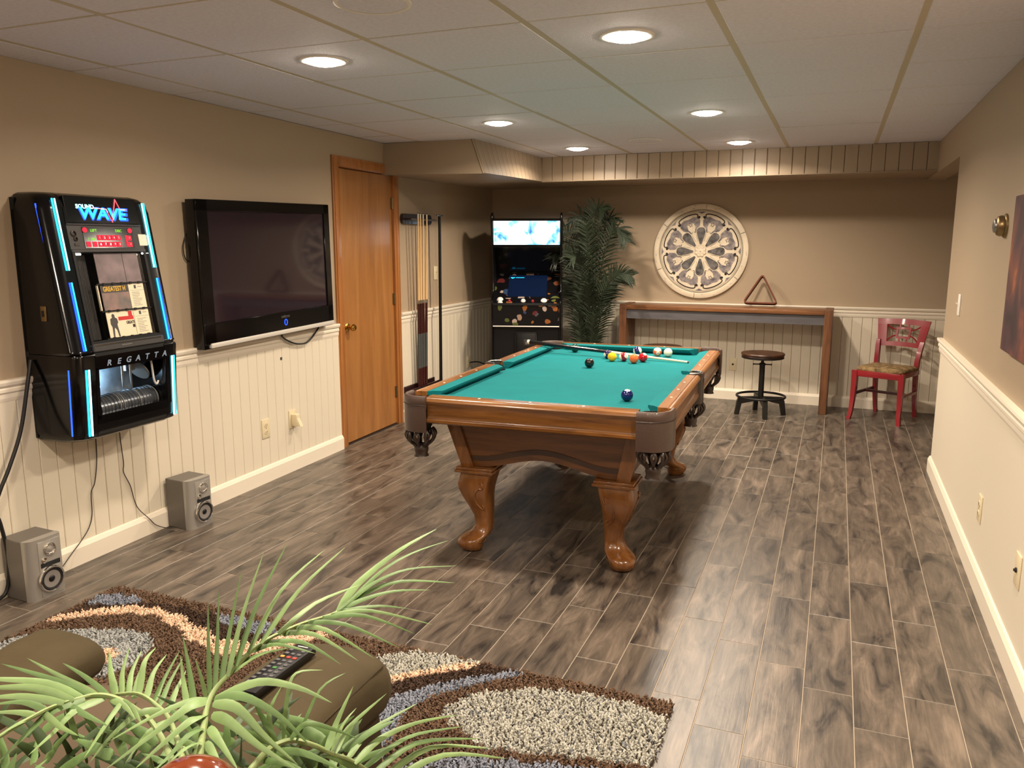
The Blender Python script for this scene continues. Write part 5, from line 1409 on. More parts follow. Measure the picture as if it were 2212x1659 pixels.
FROND_CLUSTER=([[-0.598,0.578,0.909],[-0.661,0.63,0.916],[-0.72,0.673,0.922],[-0.752,0.684,0.93],[-0.79,0.691,0.934],[-0.825,0.687,0.928]],[[[[-0.79,0.691,0.934],[-0.81,0.721,0.959],[-0.819,0.751,0.963]],0.0091],[[[-0.774,0.687,0.933],[-0.794,0.719,0.948],[-0.805,0.755,0.954]],0.0091],[[[-0.765,0.689,0.928],[-0.782,0.722,0.937],[-0.789,0.762,0.959]],0.0091],[[[-0.751,0.684,0.929],[-0.767,0.718,0.94],[-0.777,0.755,0.954]],0.009],[[[-0.741,0.687,0.922],[-0.754,0.716,0.933],[-0.765,0.747,0.943]],0.0089],[[[-0.71,0.7,0.928],[-0.736,0.723,0.957],[-0.765,0.745,0.993]],0.0095],[[[-0.718,0.697,0.928],[-0.742,0.718,0.945],[-0.766,0.74,0.968]],0.0083],[[[-0.826,0.686,0.926],[-0.862,0.712,0.936],[-0.894,0.74,0.95]],0.0105],[[[-0.819,0.689,0.926],[-0.848,0.718,0.938],[-0.868,0.751,0.954]],0.0092],[[[-0.811,0.692,0.926],[-0.836,0.722,0.938],[-0.852,0.757,0.95]],0.0092],[[[-0.796,0.688,0.928],[-0.819,0.719,0.939],[-0.835,0.752,0.946]],0.0091],[[[-0.739,0.678,0.93],[-0.755,0.658,0.935],[-0.774,0.632,0.916],[-0.786,0.608,0.891]],0.009],[[[-0.723,0.673,0.925],[-0.73,0.647,0.923],[-0.738,0.618,0.898]],0.0078],[[[-0.706,0.665,0.906],[-0.678,0.665,0.907],[-0.639,0.667,0.891]],0.0078]])
FROND_LEFT=([[-0.604,0.574,0.902],[-0.68,0.632,0.909],[-0.733,0.658,0.925],[-0.771,0.666,0.933],[-0.801,0.666,0.94],[-0.822,0.658,0.944],[-0.834,0.643,0.945],[-0.847,0.605,0.948],[-0.857,0.556,0.942],[-0.857,0.534,0.941]],[[[[-0.809,0.663,0.942],[-0.855,0.669,0.956],[-0.9,0.674,0.963]],0.0071],[[[-0.824,0.658,0.944],[-0.882,0.658,0.955],[-0.944,0.658,0.969]],0.0077],[[[-0.831,0.654,0.942],[-0.888,0.65,0.955],[-0.966,0.638,0.967]],0.0094],[[[-0.831,0.644,0.946],[-0.882,0.634,0.961],[-0.94,0.618,0.962],[-0.979,0.609,0.959]],0.0098],[[[-0.833,0.633,0.949],[-0.883,0.622,0.96],[-0.93,0.61,0.957],[-0.968,0.601,0.949]],0.0097],[[[-0.835,0.622,0.951],[-0.88,0.608,0.957],[-0.913,0.598,0.955],[-0.943,0.589,0.949]],0.009],[[[-0.845,0.606,0.949],[-0.873,0.597,0.958],[-0.907,0.582,0.955]],0.0078],[[[-0.849,0.594,0.949],[-0.867,0.582,0.955],[-0.893,0.566,0.957]],0.0071],[[[-0.828,0.645,0.946],[-0.843,0.614,0.946],[-0.85,0.583,0.932],[-0.86,0.549,0.909]],0.0121],[[[-0.814,0.661,0.941],[-0.824,0.628,0.942],[-0.824,0.597,0.931],[-0.826,0.564,0.92]],0.0111],[[[-0.854,0.612,0.943],[-0.853,0.575,0.948],[-0.848,0.539,0.949]],0.0086],[[[-0.842,0.628,0.945],[-0.802,0.627,0.938],[-0.768,0.624,0.936]],0.0078],[[[-0.807,0.663,0.94],[-0.774,0.655,0.942],[-0.746,0.644,0.938]],0.0079],[[[-0.798,0.667,0.938],[-0.762,0.655,0.942],[-0.73,0.639,0.937]],0.0079],[[[-0.787,0.661,0.942],[-0.773,0.627,0.937],[-0.767,0.588,0.916]],0.0088],[[[-0.85,0.604,0.946],[-0.811,0.596,0.941],[-0.774,0.59,0.942]],0.0076]])
FROND_RIGHT=([[-0.587,0.607,0.871],[-0.598,0.685,0.897],[-0.587,0.722,0.9],[-0.571,0.748,0.883],[-0.558,0.77,0.86],[-0.542,0.785,0.846],[-0.526,0.799,0.827],[-0.507,0.813,0.803]],[[[[-0.558,0.761,0.87],[-0.563,0.79,0.889],[-0.558,0.826,0.923]],0.0102],[[[-0.553,0.763,0.869],[-0.551,0.79,0.892],[-0.547,0.815,0.9]],0.0054],[[[-0.554,0.772,0.86],[-0.555,0.807,0.875],[-0.526,0.857,0.902]],0.0085],[[[-0.544,0.784,0.846],[-0.536,0.829,0.862],[-0.495,0.886,0.878]],0.0086],[[[-0.535,0.787,0.841],[-0.522,0.828,0.853],[-0.491,0.873,0.857],[-0.452,0.92,0.85]],0.0087],[[[-0.529,0.798,0.828],[-0.514,0.838,0.836],[-0.494,0.879,0.836],[-0.446,0.93,0.828]],0.0088],[[[-0.518,0.801,0.821],[-0.487,0.865,0.833],[-0.423,0.936,0.811]],0.0088],[[[-0.512,0.812,0.808],[-0.473,0.879,0.821],[-0.411,0.948,0.791]],0.0089],[[[-0.507,0.813,0.803],[-0.455,0.884,0.811],[-0.39,0.953,0.777]],0.0089],[[[-0.585,0.723,0.9],[-0.569,0.737,0.919],[-0.536,0.752,0.909],[-0.512,0.763,0.896]],0.0074],[[[-0.601,0.704,0.892],[-0.563,0.707,0.902],[-0.526,0.707,0.9],[-0.495,0.704,0.896]],0.0093],[[[-0.605,0.692,0.89],[-0.556,0.681,0.905],[-0.513,0.667,0.912]],0.0081],[[[-0.577,0.727,0.899],[-0.566,0.763,0.95],[-0.547,0.794,0.961]],0.0052],[[[-0.592,0.72,0.898],[-0.599,0.742,0.948],[-0.598,0.76,0.968],[-0.574,0.784,0.964]],0.0064],[[[-0.591,0.71,0.901],[-0.624,0.719,0.931],[-0.643,0.73,0.945]],0.0074],[[[-0.596,0.708,0.899],[-0.613,0.723,0.931],[-0.609,0.746,0.956]],0.008]])
FROND_LOW=([[-0.625,0.611,0.852],[-0.703,0.686,0.837],[-0.752,0.722,0.845],[-0.793,0.74,0.851]],[[[[-0.956,0.717,0.773],[-0.956,0.708,0.809],[-0.958,0.697,0.838]],0.0087],[[[-0.636,0.824,0.818],[-0.669,0.823,0.844],[-0.707,0.818,0.864]],0.0116],[[[-0.741,0.793,0.823],[-0.74,0.814,0.845],[-0.735,0.836,0.86]],0.0114],[[[-0.945,0.614,0.823],[-0.946,0.623,0.838],[-0.946,0.632,0.849]],0.0109],[[[-0.682,0.781,0.769],[-0.666,0.798,0.795],[-0.645,0.815,0.815]],0.0113],[[[-0.559,0.799,0.79],[-0.582,0.797,0.8],[-0.609,0.793,0.807]],0.0116],[[[-0.726,0.766,0.827],[-0.734,0.778,0.843],[-0.743,0.789,0.853]],0.0104],[[[-0.651,0.901,0.717],[-0.607,0.916,0.746],[-0.556,0.933,0.77]],0.0117],[[[-0.644,0.85,0.722],[-0.626,0.883,0.727],[-0.6,0.918,0.729]],0.0097],[[[-0.832,0.836,0.758],[-0.891,0.837,0.769],[-0.959,0.834,0.776]],0.0095],[[[-0.905,0.789,0.784],[-0.936,0.794,0.806],[-0.972,0.796,0.822]],0.0091],[[[-1.113,0.713,0.714],[-1.161,0.729,0.728],[-1.214,0.742,0.736]],0.0114],[[[-0.859,0.689,0.865],[-0.866,0.701,0.872],[-0.871,0.714,0.877]],0.0095],[[[-1.054,0.746,0.786],[-1.032,0.76,0.803],[-1.005,0.775,0.816]],0.0127],[[[-0.834,0.755,0.783],[-0.843,0.783,0.792],[-0.85,0.811,0.797]],0.0111],[[[-0.777,0.734,0.821],[-0.771,0.748,0.834],[-0.763,0.763,0.842]],0.0118],[[[-0.724,0.713,0.89],[-0.741,0.724,0.906],[-0.76,0.733,0.917]],0.01],[[[-1.001,0.65,0.797],[-1.022,0.664,0.813],[-1.044,0.677,0.824]],0.011],[[[-1.005,0.64,0.861],[-1.001,0.659,0.884],[-0.992,0.679,0.902]],0.0098],[[[-0.911,0.733,0.794],[-0.927,0.733,0.814],[-0.945,0.731,0.83]],0.0097],[[[-0.652,0.793,0.857],[-0.661,0.816,0.873],[-0.667,0.838,0.884]],0.0091],[[[-0.878,0.663,0.865],[-0.885,0.665,0.892],[-0.893,0.666,0.912]],0.009],[[[-0.623,0.802,0.816],[-0.619,0.831,0.815],[-0.61,0.861,0.812]],0.0108],[[[-0.79,0.713,0.852],[-0.836,0.721,0.857],[-0.887,0.725,0.859]],0.0111],[[[-1.014,0.731,0.779],[-0.981,0.739,0.809],[-0.943,0.749,0.833]],0.0101],[[[-0.896,0.7,0.774],[-0.915,0.7,0.792],[-0.937,0.697,0.805]],0.0099],[[[-0.635,0.898,0.783],[-0.686,0.886,0.802],[-0.748,0.869,0.817]],0.0129],[[[-0.61,0.886,0.711],[-0.642,0.886,0.732],[-0.68,0.883,0.748]],0.0116],[[[-0.926,0.727,0.797],[-0.958,0.737,0.799],[-0.994,0.746,0.798]],0.0098],[[[-1.097,0.701,0.706],[-1.089,0.721,0.731],[-1.075,0.742,0.75]],0.0127],[[[-1.076,0.672,0.749],[-1.101,0.668,0.765],[-1.131,0.663,0.777]],0.0107],[[[-0.62,0.892,0.739],[-0.643,0.907,0.747],[-0.668,0.919,0.751]],0.011],[[[-0.835,0.692,0.857],[-0.855,0.716,0.87],[-0.873,0.739,0.879]],0.0111],[[[-0.689,0.86,0.718],[-0.728,0.846,0.738],[-0.773,0.827,0.754]],0.009],[[[-0.963,0.741,0.758],[-0.96,0.735,0.79],[-0.958,0.727,0.817]],0.0086],[[[-1.052,0.727,0.789],[-1.104,0.718,0.81],[-1.166,0.704,0.825]],0.0092],[[[-0.912,0.732,0.8],[-0.921,0.727,0.831],[-0.933,0.72,0.855]],0.0098],[[[-0.877,0.713,0.841],[-0.868,0.715,0.873],[-0.858,0.717,0.898]],0.0084],[[[-0.911,0.765,0.747],[-0.896,0.779,0.765],[-0.876,0.794,0.778]],0.0113],[[[-0.897,0.754,0.77],[-0.881,0.761,0.795],[-0.861,0.768,0.815]],0.0104],[[[-0.777,0.751,0.782],[-0.827,0.761,0.781],[-0.883,0.767,0.778]],0.0119],[[[-0.861,0.721,0.759],[-0.862,0.745,0.762],[-0.857,0.77,0.762]],0.0089],[[[-0.75,0.812,0.727],[-0.72,0.819,0.759],[-0.684,0.827,0.785]],0.0108],[[[-0.709,0.724,0.888],[-0.731,0.708,0.916],[-0.759,0.69,0.939]],0.008],[[[-0.58,0.786,0.864],[-0.629,0.785,0.874],[-0.687,0.78,0.88]],0.011],[[[-0.587,0.755,0.806],[-0.587,0.769,0.828],[-0.584,0.782,0.845]],0.0105],[[[-0.651,0.748,0.877],[-0.636,0.77,0.899],[-0.616,0.792,0.914]],0.009],[[[-0.656,0.842,0.804],[-0.678,0.839,0.819],[-0.704,0.833,0.831]],0.0115],[[[-0.814,0.682,0.849],[-0.848,0.7,0.852],[-0.885,0.717,0.852]],0.0098],[[[-0.883,0.765,0.738],[-0.921,0.763,0.757],[-0.965,0.757,0.771]],0.0115],[[[-0.76,0.702,0.826],[-0.76,0.729,0.822],[-0.755,0.759,0.815]],0.0108],[[[-0.768,0.732,0.824],[-0.765,0.747,0.834],[-0.759,0.763,0.84]],0.0089],[[[-0.87,0.699,0.84],[-0.856,0.714,0.868],[-0.838,0.73,0.89]],0.0107],[[[-0.58,0.762,0.839],[-0.595,0.761,0.854],[-0.613,0.759,0.866]],0.0094],[[[-0.915,0.652,0.845],[-0.938,0.655,0.868],[-0.964,0.655,0.885]],0.0115],[[[-0.764,0.784,0.788],[-0.746,0.813,0.803],[-0.721,0.844,0.813]],0.0104],[[[-0.625,0.825,0.805],[-0.601,0.836,0.838],[-0.572,0.848,0.864]],0.0091],[[[-0.667,0.764,0.806],[-0.628,0.78,0.828],[-0.581,0.799,0.846]],0.0087],[[[-0.923,0.663,0.801],[-0.891,0.679,0.827],[-0.853,0.697,0.847]],0.0112],[[[-0.889,0.777,0.731],[-0.912,0.771,0.743],[-0.939,0.764,0.753]],0.01],[[[-0.757,0.762,0.783],[-0.783,0.748,0.8],[-0.814,0.733,0.814]],0.0101],[[[-0.714,0.719,0.795],[-0.734,0.73,0.809],[-0.755,0.739,0.818]],0.0089],[[[-1.069,0.72,0.702],[-1.066,0.743,0.703],[-1.057,0.768,0.701]],0.0107],[[[-0.712,0.851,0.777],[-0.71,0.876,0.793],[-0.703,0.902,0.804]],0.01],[[[-0.574,0.845,0.776],[-0.582,0.862,0.783],[-0.589,0.879,0.786]],0.0098],[[[-0.732,0.808,0.771],[-0.776,0.819,0.778],[-0.828,0.826,0.782]],0.0094],[[[-0.711,0.772,0.846],[-0.698,0.791,0.851],[-0.68,0.812,0.854]],0.0109],[[[-0.737,0.725,0.816],[-0.753,0.739,0.825],[-0.769,0.752,0.83]],0.0083],[[[-0.653,0.776,0.815],[-0.653,0.803,0.819],[-0.649,0.832,0.82]],0.0097],[[[-1.01,0.648,0.808],[-1.038,0.646,0.832],[-1.069,0.64,0.851]],0.0094],[[[-0.734,0.713,0.812],[-0.742,0.705,0.847],[-0.752,0.695,0.875]],0.0087],[[[-0.948,0.64,0.803],[-0.953,0.659,0.807],[-0.955,0.679,0.808]],0.0096],[[[-0.636,0.802,0.78],[-0.637,0.814,0.792],[-0.637,0.825,0.801]],0.009],[[[-0.715,0.716,0.872],[-0.755,0.729,0.882],[-0.801,0.739,0.888]],0.0108],[[[-0.595,0.867,0.788],[-0.6,0.885,0.805],[-0.605,0.903,0.817]],0.0125],[[[-0.937,0.736,0.731],[-0.957,0.753,0.745],[-0.976,0.769,0.755]],0.0088],[[[-0.689,0.75,0.828],[-0.68,0.745,0.859],[-0.671,0.739,0.884]],0.0097],[[[-0.865,0.81,0.724],[-0.865,0.807,0.758],[-0.866,0.802,0.785]],0.0126],[[[-0.631,0.778,0.811],[-0.664,0.776,0.82],[-0.703,0.772,0.826]],0.0083],[[[-0.557,0.795,0.85],[-0.536,0.82,0.863],[-0.508,0.846,0.873]],0.0111],[[[-0.621,0.88,0.735],[-0.618,0.909,0.741],[-0.61,0.938,0.743]],0.0128],[[[-0.774,0.685,0.822],[-0.771,0.683,0.842],[-0.768,0.681,0.858]],0.008],[[[-0.963,0.679,0.801],[-0.948,0.689,0.825],[-0.93,0.698,0.845]],0.0107],[[[-0.875,0.793,0.72],[-0.884,0.795,0.739],[-0.894,0.796,0.753]],0.0118],[[[-0.8,0.671,0.847],[-0.812,0.689,0.852],[-0.822,0.708,0.853]],0.0086],[[[-0.932,0.649,0.833],[-0.943,0.64,0.854],[-0.957,0.629,0.87]],0.0093],[[[-0.97,0.62,0.877],[-0.999,0.617,0.893],[-1.032,0.611,0.904]],0.0079],[[[-0.837,0.722,0.785],[-0.889,0.732,0.782],[-0.948,0.738,0.777]],0.0085],[[[-0.968,0.72,0.817],[-0.963,0.716,0.841],[-0.957,0.712,0.861]],0.0098],[[[-1.023,0.659,0.774],[-1.044,0.654,0.803],[-1.069,0.647,0.825]],0.0118],[[[-0.909,0.692,0.831],[-0.899,0.716,0.844],[-0.882,0.741,0.853]],0.0086],[[[-0.533,0.793,0.831],[-0.547,0.776,0.849],[-0.564,0.758,0.864]],0.0083],[[[-1.107,0.715,0.722],[-1.104,0.74,0.724],[-1.094,0.767,0.723]],0.0112],[[[-0.605,0.848,0.737],[-0.627,0.831,0.759],[-0.655,0.811,0.777]],0.0121],[[[-0.883,0.69,0.779],[-0.931,0.7,0.778],[-0.985,0.707,0.775]],0.0109],[[[-0.976,0.693,0.763],[-0.956,0.708,0.791],[-0.932,0.723,0.812]],0.012],[[[-0.819,0.715,0.843],[-0.813,0.739,0.853],[-0.803,0.763,0.859]],0.0088],[[[-0.71,0.731,0.813],[-0.71,0.721,0.844],[-0.711,0.711,0.87]],0.0103],[[[-0.786,0.714,0.799],[-0.788,0.729,0.805],[-0.788,0.745,0.809]],0.0112],[[[-0.638,0.858,0.729],[-0.646,0.862,0.761],[-0.655,0.865,0.786]],0.01],[[[-1.032,0.679,0.794],[-1.0,0.683,0.813],[-0.964,0.688,0.829]],0.0088],[[[-0.75,0.809,0.801],[-0.765,0.791,0.822],[-0.783,0.771,0.841]],0.0107],[[[-0.926,0.686,0.757],[-0.96,0.688,0.772],[-0.998,0.688,0.782]],0.0113],[[[-0.616,0.758,0.837],[-0.627,0.747,0.858],[-0.641,0.734,0.876]],0.0106],[[[-0.971,0.609,0.798],[-0.995,0.6,0.827],[-1.024,0.587,0.85]],0.0094],[[[-0.679,0.87,0.738],[-0.674,0.89,0.761],[-0.666,0.91,0.777]],0.0104],[[[-0.878,0.79,0.795],[-0.859,0.811,0.812],[-0.833,0.834,0.825]],0.0097],[[[-0.82,0.744,0.772],[-0.855,0.742,0.782],[-0.896,0.738,0.788]],0.0087],[[[-0.657,0.767,0.832],[-0.665,0.798,0.838],[-0.67,0.829,0.84]],0.0095],[[[-0.841,0.685,0.837],[-0.878,0.69,0.839],[-0.92,0.692,0.839]],0.0115],[[[-0.619,0.829,0.741],[-0.625,0.859,0.756],[-0.627,0.89,0.764]],0.0103],[[[-0.593,0.818,0.761],[-0.61,0.842,0.773],[-0.628,0.865,0.78]],0.0123],[[[-0.94,0.733,0.724],[-0.965,0.734,0.733],[-0.993,0.733,0.74]],0.0099],[[[-0.731,0.783,0.843],[-0.729,0.805,0.85],[-0.723,0.828,0.855]],0.0097],[[[-0.674,0.797,0.822],[-0.694,0.785,0.843],[-0.717,0.77,0.859]],0.0085],[[[-0.714,0.855,0.729],[-0.664,0.872,0.757],[-0.605,0.892,0.78]],0.0103],[[[-0.88,0.703,0.811],[-0.878,0.706,0.838],[-0.875,0.709,0.858]],0.0113],[[[-0.788,0.712,0.786],[-0.76,0.712,0.813],[-0.729,0.713,0.835]],0.0108],[[[-0.918,0.632,0.841],[-0.935,0.648,0.846],[-0.951,0.663,0.847]],0.0086],[[[-0.758,0.686,0.803],[-0.723,0.691,0.84],[-0.683,0.697,0.87]],0.0083],[[[-0.785,0.696,0.853],[-0.814,0.684,0.872],[-0.847,0.669,0.887]],0.0089],[[[-0.648,0.809,0.808],[-0.67,0.818,0.813],[-0.694,0.825,0.815]],0.0108],[[[-0.623,0.869,0.732],[-0.643,0.872,0.743],[-0.665,0.873,0.752]],0.0119],[[[-0.59,0.758,0.843],[-0.618,0.774,0.843],[-0.648,0.789,0.84]],0.0102],[[[-0.634,0.881,0.759],[-0.62,0.896,0.79],[-0.603,0.912,0.813]],0.0112]])
RUG={"OVAL":[[-1.092,2.118],[-1.035,2.237],[-0.863,2.34],[-0.725,2.371],[-0.581,2.375],[-0.45,2.356],[-0.381,2.335],[-0.36,2.082],[-0.452,2.065],[-0.621,2.038],[-0.811,1.988],[-0.918,1.981],[-1.013,2.041]],"BLUE_A":[[-0.957,2.425],[-1.033,2.371],[-1.109,2.304],[-1.193,2.223],[-1.268,2.132],[-1.32,2.046],[-1.346,1.925],[-1.345,1.824],[-1.293,1.619],[-1.103,1.696],[-1.179,1.915],[-1.185,1.99],[-1.195,2.068],[-1.161,2.163],[-1.085,2.254],[-1.014,2.327],[-0.931,2.399]],"CREAM_A":[[-1.097,2.417],[-1.155,2.4],[-1.206,2.355],[-1.281,2.288],[-1.34,2.235],[-1.438,2.118],[-1.414,2.082],[-1.32,2.2],[-1.264,2.255],[-1.187,2.316],[-1.115,2.375]],"GREY_A":[[-1.597,2.185],[-1.421,2.361],[-1.349,2.412],[-1.26,2.425],[-1.169,2.43],[-1.1,2.425],[-1.155,2.4],[-1.206,2.355],[-1.281,2.288],[-1.346,2.232],[-1.509,2.059]],"DARK_A":[[-1.098,2.42],[-1.053,2.417],[-0.957,2.425],[-1.033,2.371],[-1.109,2.304],[-1.193,2.223],[-1.268,2.132],[-1.32,2.046],[-1.362,2.001],[-1.414,2.082],[-1.32,2.2],[-1.264,2.255],[-1.187,2.316],[-1.115,2.375]],"BLUE_C":[[-1.043,1.85],[-0.929,1.924],[-0.795,1.95],[-0.609,2.002],[-0.48,2.021],[-0.368,1.991],[-0.345,1.883],[-1.158,1.556],[-1.172,1.71]],"CREAM_B":[[-2.849,2.075],[-2.809,2.157],[-2.75,2.217],[-2.622,2.31],[-2.513,2.326],[-2.367,2.304],[-2.232,2.26],[-2.106,2.222],[-1.965,2.224],[-1.897,2.313],[-1.768,2.405],[-1.72,2.377],[-1.786,2.307],[-1.84,2.214],[-1.917,2.147],[-2.018,2.121],[-2.124,2.145],[-2.243,2.198],[-2.35,2.237],[-2.478,2.268],[-2.596,2.238],[-2.742,2.144],[-2.818,2.071]],"DARK_B":[[-2.823,2.169],[-2.816,2.274],[-2.718,2.281],[-2.632,2.344],[-2.458,2.371],[-2.25,2.364],[-2.107,2.352],[-1.937,2.337],[-1.859,2.377],[-1.897,2.313],[-1.965,2.224],[-2.106,2.222],[-2.232,2.26],[-2.367,2.304],[-2.513,2.326],[-2.622,2.31],[-2.75,2.217],[-2.809,2.157]],"BLUE_B":[[-2.819,2.254],[-2.839,2.329],[-2.749,2.38],[-2.634,2.357],[-2.621,2.334],[-2.708,2.271]],"BLUE_D":[[-2.261,2.377],[-2.134,2.384],[-1.997,2.384],[-1.912,2.347],[-1.951,2.299],[-2.069,2.309],[-2.175,2.325]],"GREY_B":[[-2.884,1.809],[-2.839,1.884],[-2.818,1.943],[-2.76,2.015],[-2.609,2.096],[-2.449,2.148],[-2.363,2.134],[-2.293,2.103],[-2.258,2.053],[-2.265,1.996],[-2.246,1.917],[-2.259,1.869],[-2.283,1.842],[-2.455,1.773],[-2.579,1.599]],"CREAM_C":[[-2.446,1.985],[-2.415,2.009],[-2.349,1.995],[-2.34,1.941],[-2.346,1.911],[-2.385,1.902]]}

# ================================================================ FOREGROUND
def inside(p, poly):
    x, y = p; c = False; n = len(poly); j = n - 1
    for i in range(n):
        xi, yi = poly[i]; xj, yj = poly[j]
        if (yi > y) != (yj > y) and x < (xj - xi) * (y - yi) / (yj - yi) + xi: c = not c
        j = i
    return c
# ---- shag rug
def rug_color(x, y):
    wob = .012 * math.sin(x * 47 + y * 31) + .008 * math.sin(x * 91 - y * 67)
    p = (x + wob * .6, y + wob * .6)
    R = RUG
    for k, c in (('OVAL', 'grey'), ('CREAM_A', 'cream'), ('DARK_A', 'dark'), ('BLUE_A', 'blue'), ('GREY_A', 'grey'), ('CREAM_C', 'cream'), ('CREAM_B', 'cream'), ('BLUE_B', 'blue'), ('BLUE_D', 'blue'), ('DARK_B', 'dark'), ('GREY_B', 'greyb'), ('BLUE_C', 'blue')):
        if inside(p, R[k]): return c
    return 'brown'
PAL = {'grey': (186, 184, 174), 'greyb': (172, 174, 172), 'cream': (238, 206, 178), 'dark': (78, 62, 53), 'blue': (140, 145, 158), 'brown': (110, 88, 72)}
rug = thing('shag_rug', 'shaggy rug with swirls of brown, cream, grey and blue', 'rug', (-1.62, 1.7, 0))
RX0, RX1, RY0, RY1 = -2.85, -.405, .9, 2.43
MB().rbox(RX0 + 1.62, RX1 + 1.62, RY0 - 1.7, RY1 - 1.7, .0005, .008, .003, seg=1).build('backing', M['soil'], rug)
def tuft_material():
    m = bpy.data.materials.new('rug_yarn'); m.use_nodes = True; nt = m.node_tree; b = nt.nodes['Principled BSDF']; b.inputs['Roughness'].default_value = .95; b.inputs['Specular IOR Level'].default_value = .1
    a = nt.nodes.new('ShaderNodeAttribute'); a.attribute_name = 'yarn'; nt.links.new(a.outputs['Color'], b.inputs['Base Color']); return m
rnd = random.Random(4)
V_, F_, C_ = [], [], []
y = RY0 + .006
while y < RY1 - .002:
    st = .0078 if y > 1.85 else .016
    x = RX0 + .006
    while x < RX1 - .002:
        px = x + rnd.uniform(-.004, .004); py = y + rnd.uniform(-.004, .004)
        hidden = py < 1.25
        if not (hidden and rnd.random() < .6):
            kind = rug_color(px, py); c = PAL[kind]; j = rnd.uniform(.86, 1.1)
            if kind in ('grey', 'greyb') and rnd.random() < .07: c = (128, 130, 134)
            col = tuple(min(1, s2l(v) * j) for v in c) + (1,)
            h = rnd.uniform(.011, .017); a = rnd.uniform(0, 6.283); w = st * rnd.uniform(.52, .74); lx = rnd.uniform(-.008, .008); ly = rnd.uniform(-.008, .008)
            k = len(V_)
            for q in range(3):
                aa = a + q * 2.094; V_.append((px + 1.62 + w * math.cos(aa), py - 1.7 + w * math.sin(aa), .006))
            for q in range(3):
                aa = a + .5 + q * 2.094; V_.append((px + 1.62 + lx + w * .85 * math.cos(aa), py - 1.7 + ly + w * .85 * math.sin(aa), .006 + h * .75))
            V_.append((px + 1.62 + lx * 1.6, py - 1.7 + ly * 1.6, .006 + h))
            for q in range(3):
                n2 = (q + 1) % 3; F_.append((k + q, k + n2, k + 3 + n2, k + 3 + q)); F_.append((k + 3 + q, k + 3 + n2, k + 6))
            C_ += [col] * 7
        x += st
    y += st
me = bpy.data.meshes.new('pile'); me.from_pydata(V_, [], F_); me.update()
at = me.color_attributes.new('yarn', 'FLOAT_COLOR', 'POINT')
at.data.foreach_set('color', [v for c in C_ for v in c])
me.materials.append(tuft_material())
tag(put('pile', me, rug), kind='stuff')

# ---- reclining loveseat seen from behind; x to its right, y towards its front
SF = thing('sofa', 'olive brown suede reclining sofa at the bottom of the view, seen from behind', 'sofa', (-.965, .95, 0), math.radians(2.2))
def pillow(sections, name, m, par=SF, n=32, sm=180):
    """sections: (y, cx, cz, hw, hh, exponent)"""
    rings = []
    for (y, cx, cz, hw, hh, e) in sections:
        r = []
        for i in range(n):
            a = 2 * math.pi * i / n; c, s = math.cos(a), math.sin(a)
            r.append((cx + hw * math.copysign(abs(c) ** (2 / e), c), y, cz + hh * math.copysign(abs(s) ** (2 / e), s)))
        rings.append(r)
    return MB().loft(rings).build(name, m, par, sm)
def softarm(cx, hw, z1, yf, name):
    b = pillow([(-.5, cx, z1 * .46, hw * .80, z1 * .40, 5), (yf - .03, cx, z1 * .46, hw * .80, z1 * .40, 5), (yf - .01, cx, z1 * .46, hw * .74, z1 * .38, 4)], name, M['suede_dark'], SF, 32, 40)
    top = pillow([(-.5, cx, z1 - .075, hw * .95, .07, 3.2), (-.2, cx, z1 - .075, hw, .078, 3.2), (.1, cx, z1 - .078, hw * 1.01, .078, 3.1), (.3, cx, z1 - .082, hw * 1.02, .08, 3.1), (yf - .10, cx, z1 - .09, hw * 1.02, .082, 3), (yf - .03, cx, z1 - .105, hw * .99, .082, 2.8), (yf + .005, cx, z1 - .115, hw * .9, .074, 2.6), (yf + .022, cx, z1 - .12, hw * .7, .058, 2.3), (yf + .026, cx, z1 - .122, hw * .3, .03, 2)], 'arm_pad', M['suede'], b)
    return b, top
arm_r, pad_r = softarm(.0, .128, .635, .475, 'arm')
# piping seam along the outer edge of the pad
P = smoothpath([(.108, -.45, .605), (.118, -.1, .604), (.122, .2, .60), (.118, .40, .592), (.105, .46, .577), (.06, .492, .55)], 5)
MB().tube(P, .0022, 6).build('seam', M['suede_dark'], pad_r, 60)
pillow([(-.35, -.40, .36, .272, .12, 6), (.31, -.40, .355, .272, .12, 6), (.35, -.40, .35, .268, .112, 4), (.37, -.40, .345, .255, .09, 3)], 'seat_cushion', M['suede_tan'])
pillow([(-.35, -1.225, .36, .272, .12, 6), (.31, -1.225, .355, .272, .12, 6), (.35, -1.225, .35, .268, .112, 4), (.37, -1.225, .345, .255, .09, 3)], 'seat_cushion', M['suede_tan'])
# centre console with a dished pad
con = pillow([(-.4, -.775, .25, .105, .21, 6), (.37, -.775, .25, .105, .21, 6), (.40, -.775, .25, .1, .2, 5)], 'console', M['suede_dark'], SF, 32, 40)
pillow([(-.4, -.775, .455, .118, .052, 3), (.1, -.775, .458, .12, .055, 3), (.26, -.775, .462, .124, .057, 3), (.34, -.775, .472, .124, .06, 2.8), (.41, -.775, .474, .118, .058, 2.6), (.435, -.775, .466, .1, .046, 2.3), (.445, -.775, .46, .06, .028, 2)], 'console_pad', M['suede'], con)
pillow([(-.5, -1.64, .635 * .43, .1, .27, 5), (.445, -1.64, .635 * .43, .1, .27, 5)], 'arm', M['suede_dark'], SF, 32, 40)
for cx in (-.40, -1.225):
    pillow([(-.56, cx, .50, .24, .30, 4), (-.47, cx, .52, .245, .31, 4), (-.40, cx, .50, .235, .27, 3.2), (-.37, cx, .48, .2, .2, 2.6)], 'back_cushion', M['suede'])
MB().rbox(-1.54, -.1, -.52, .34, .05, .26, .02).build('base', M['suede_dark'], SF, 40)
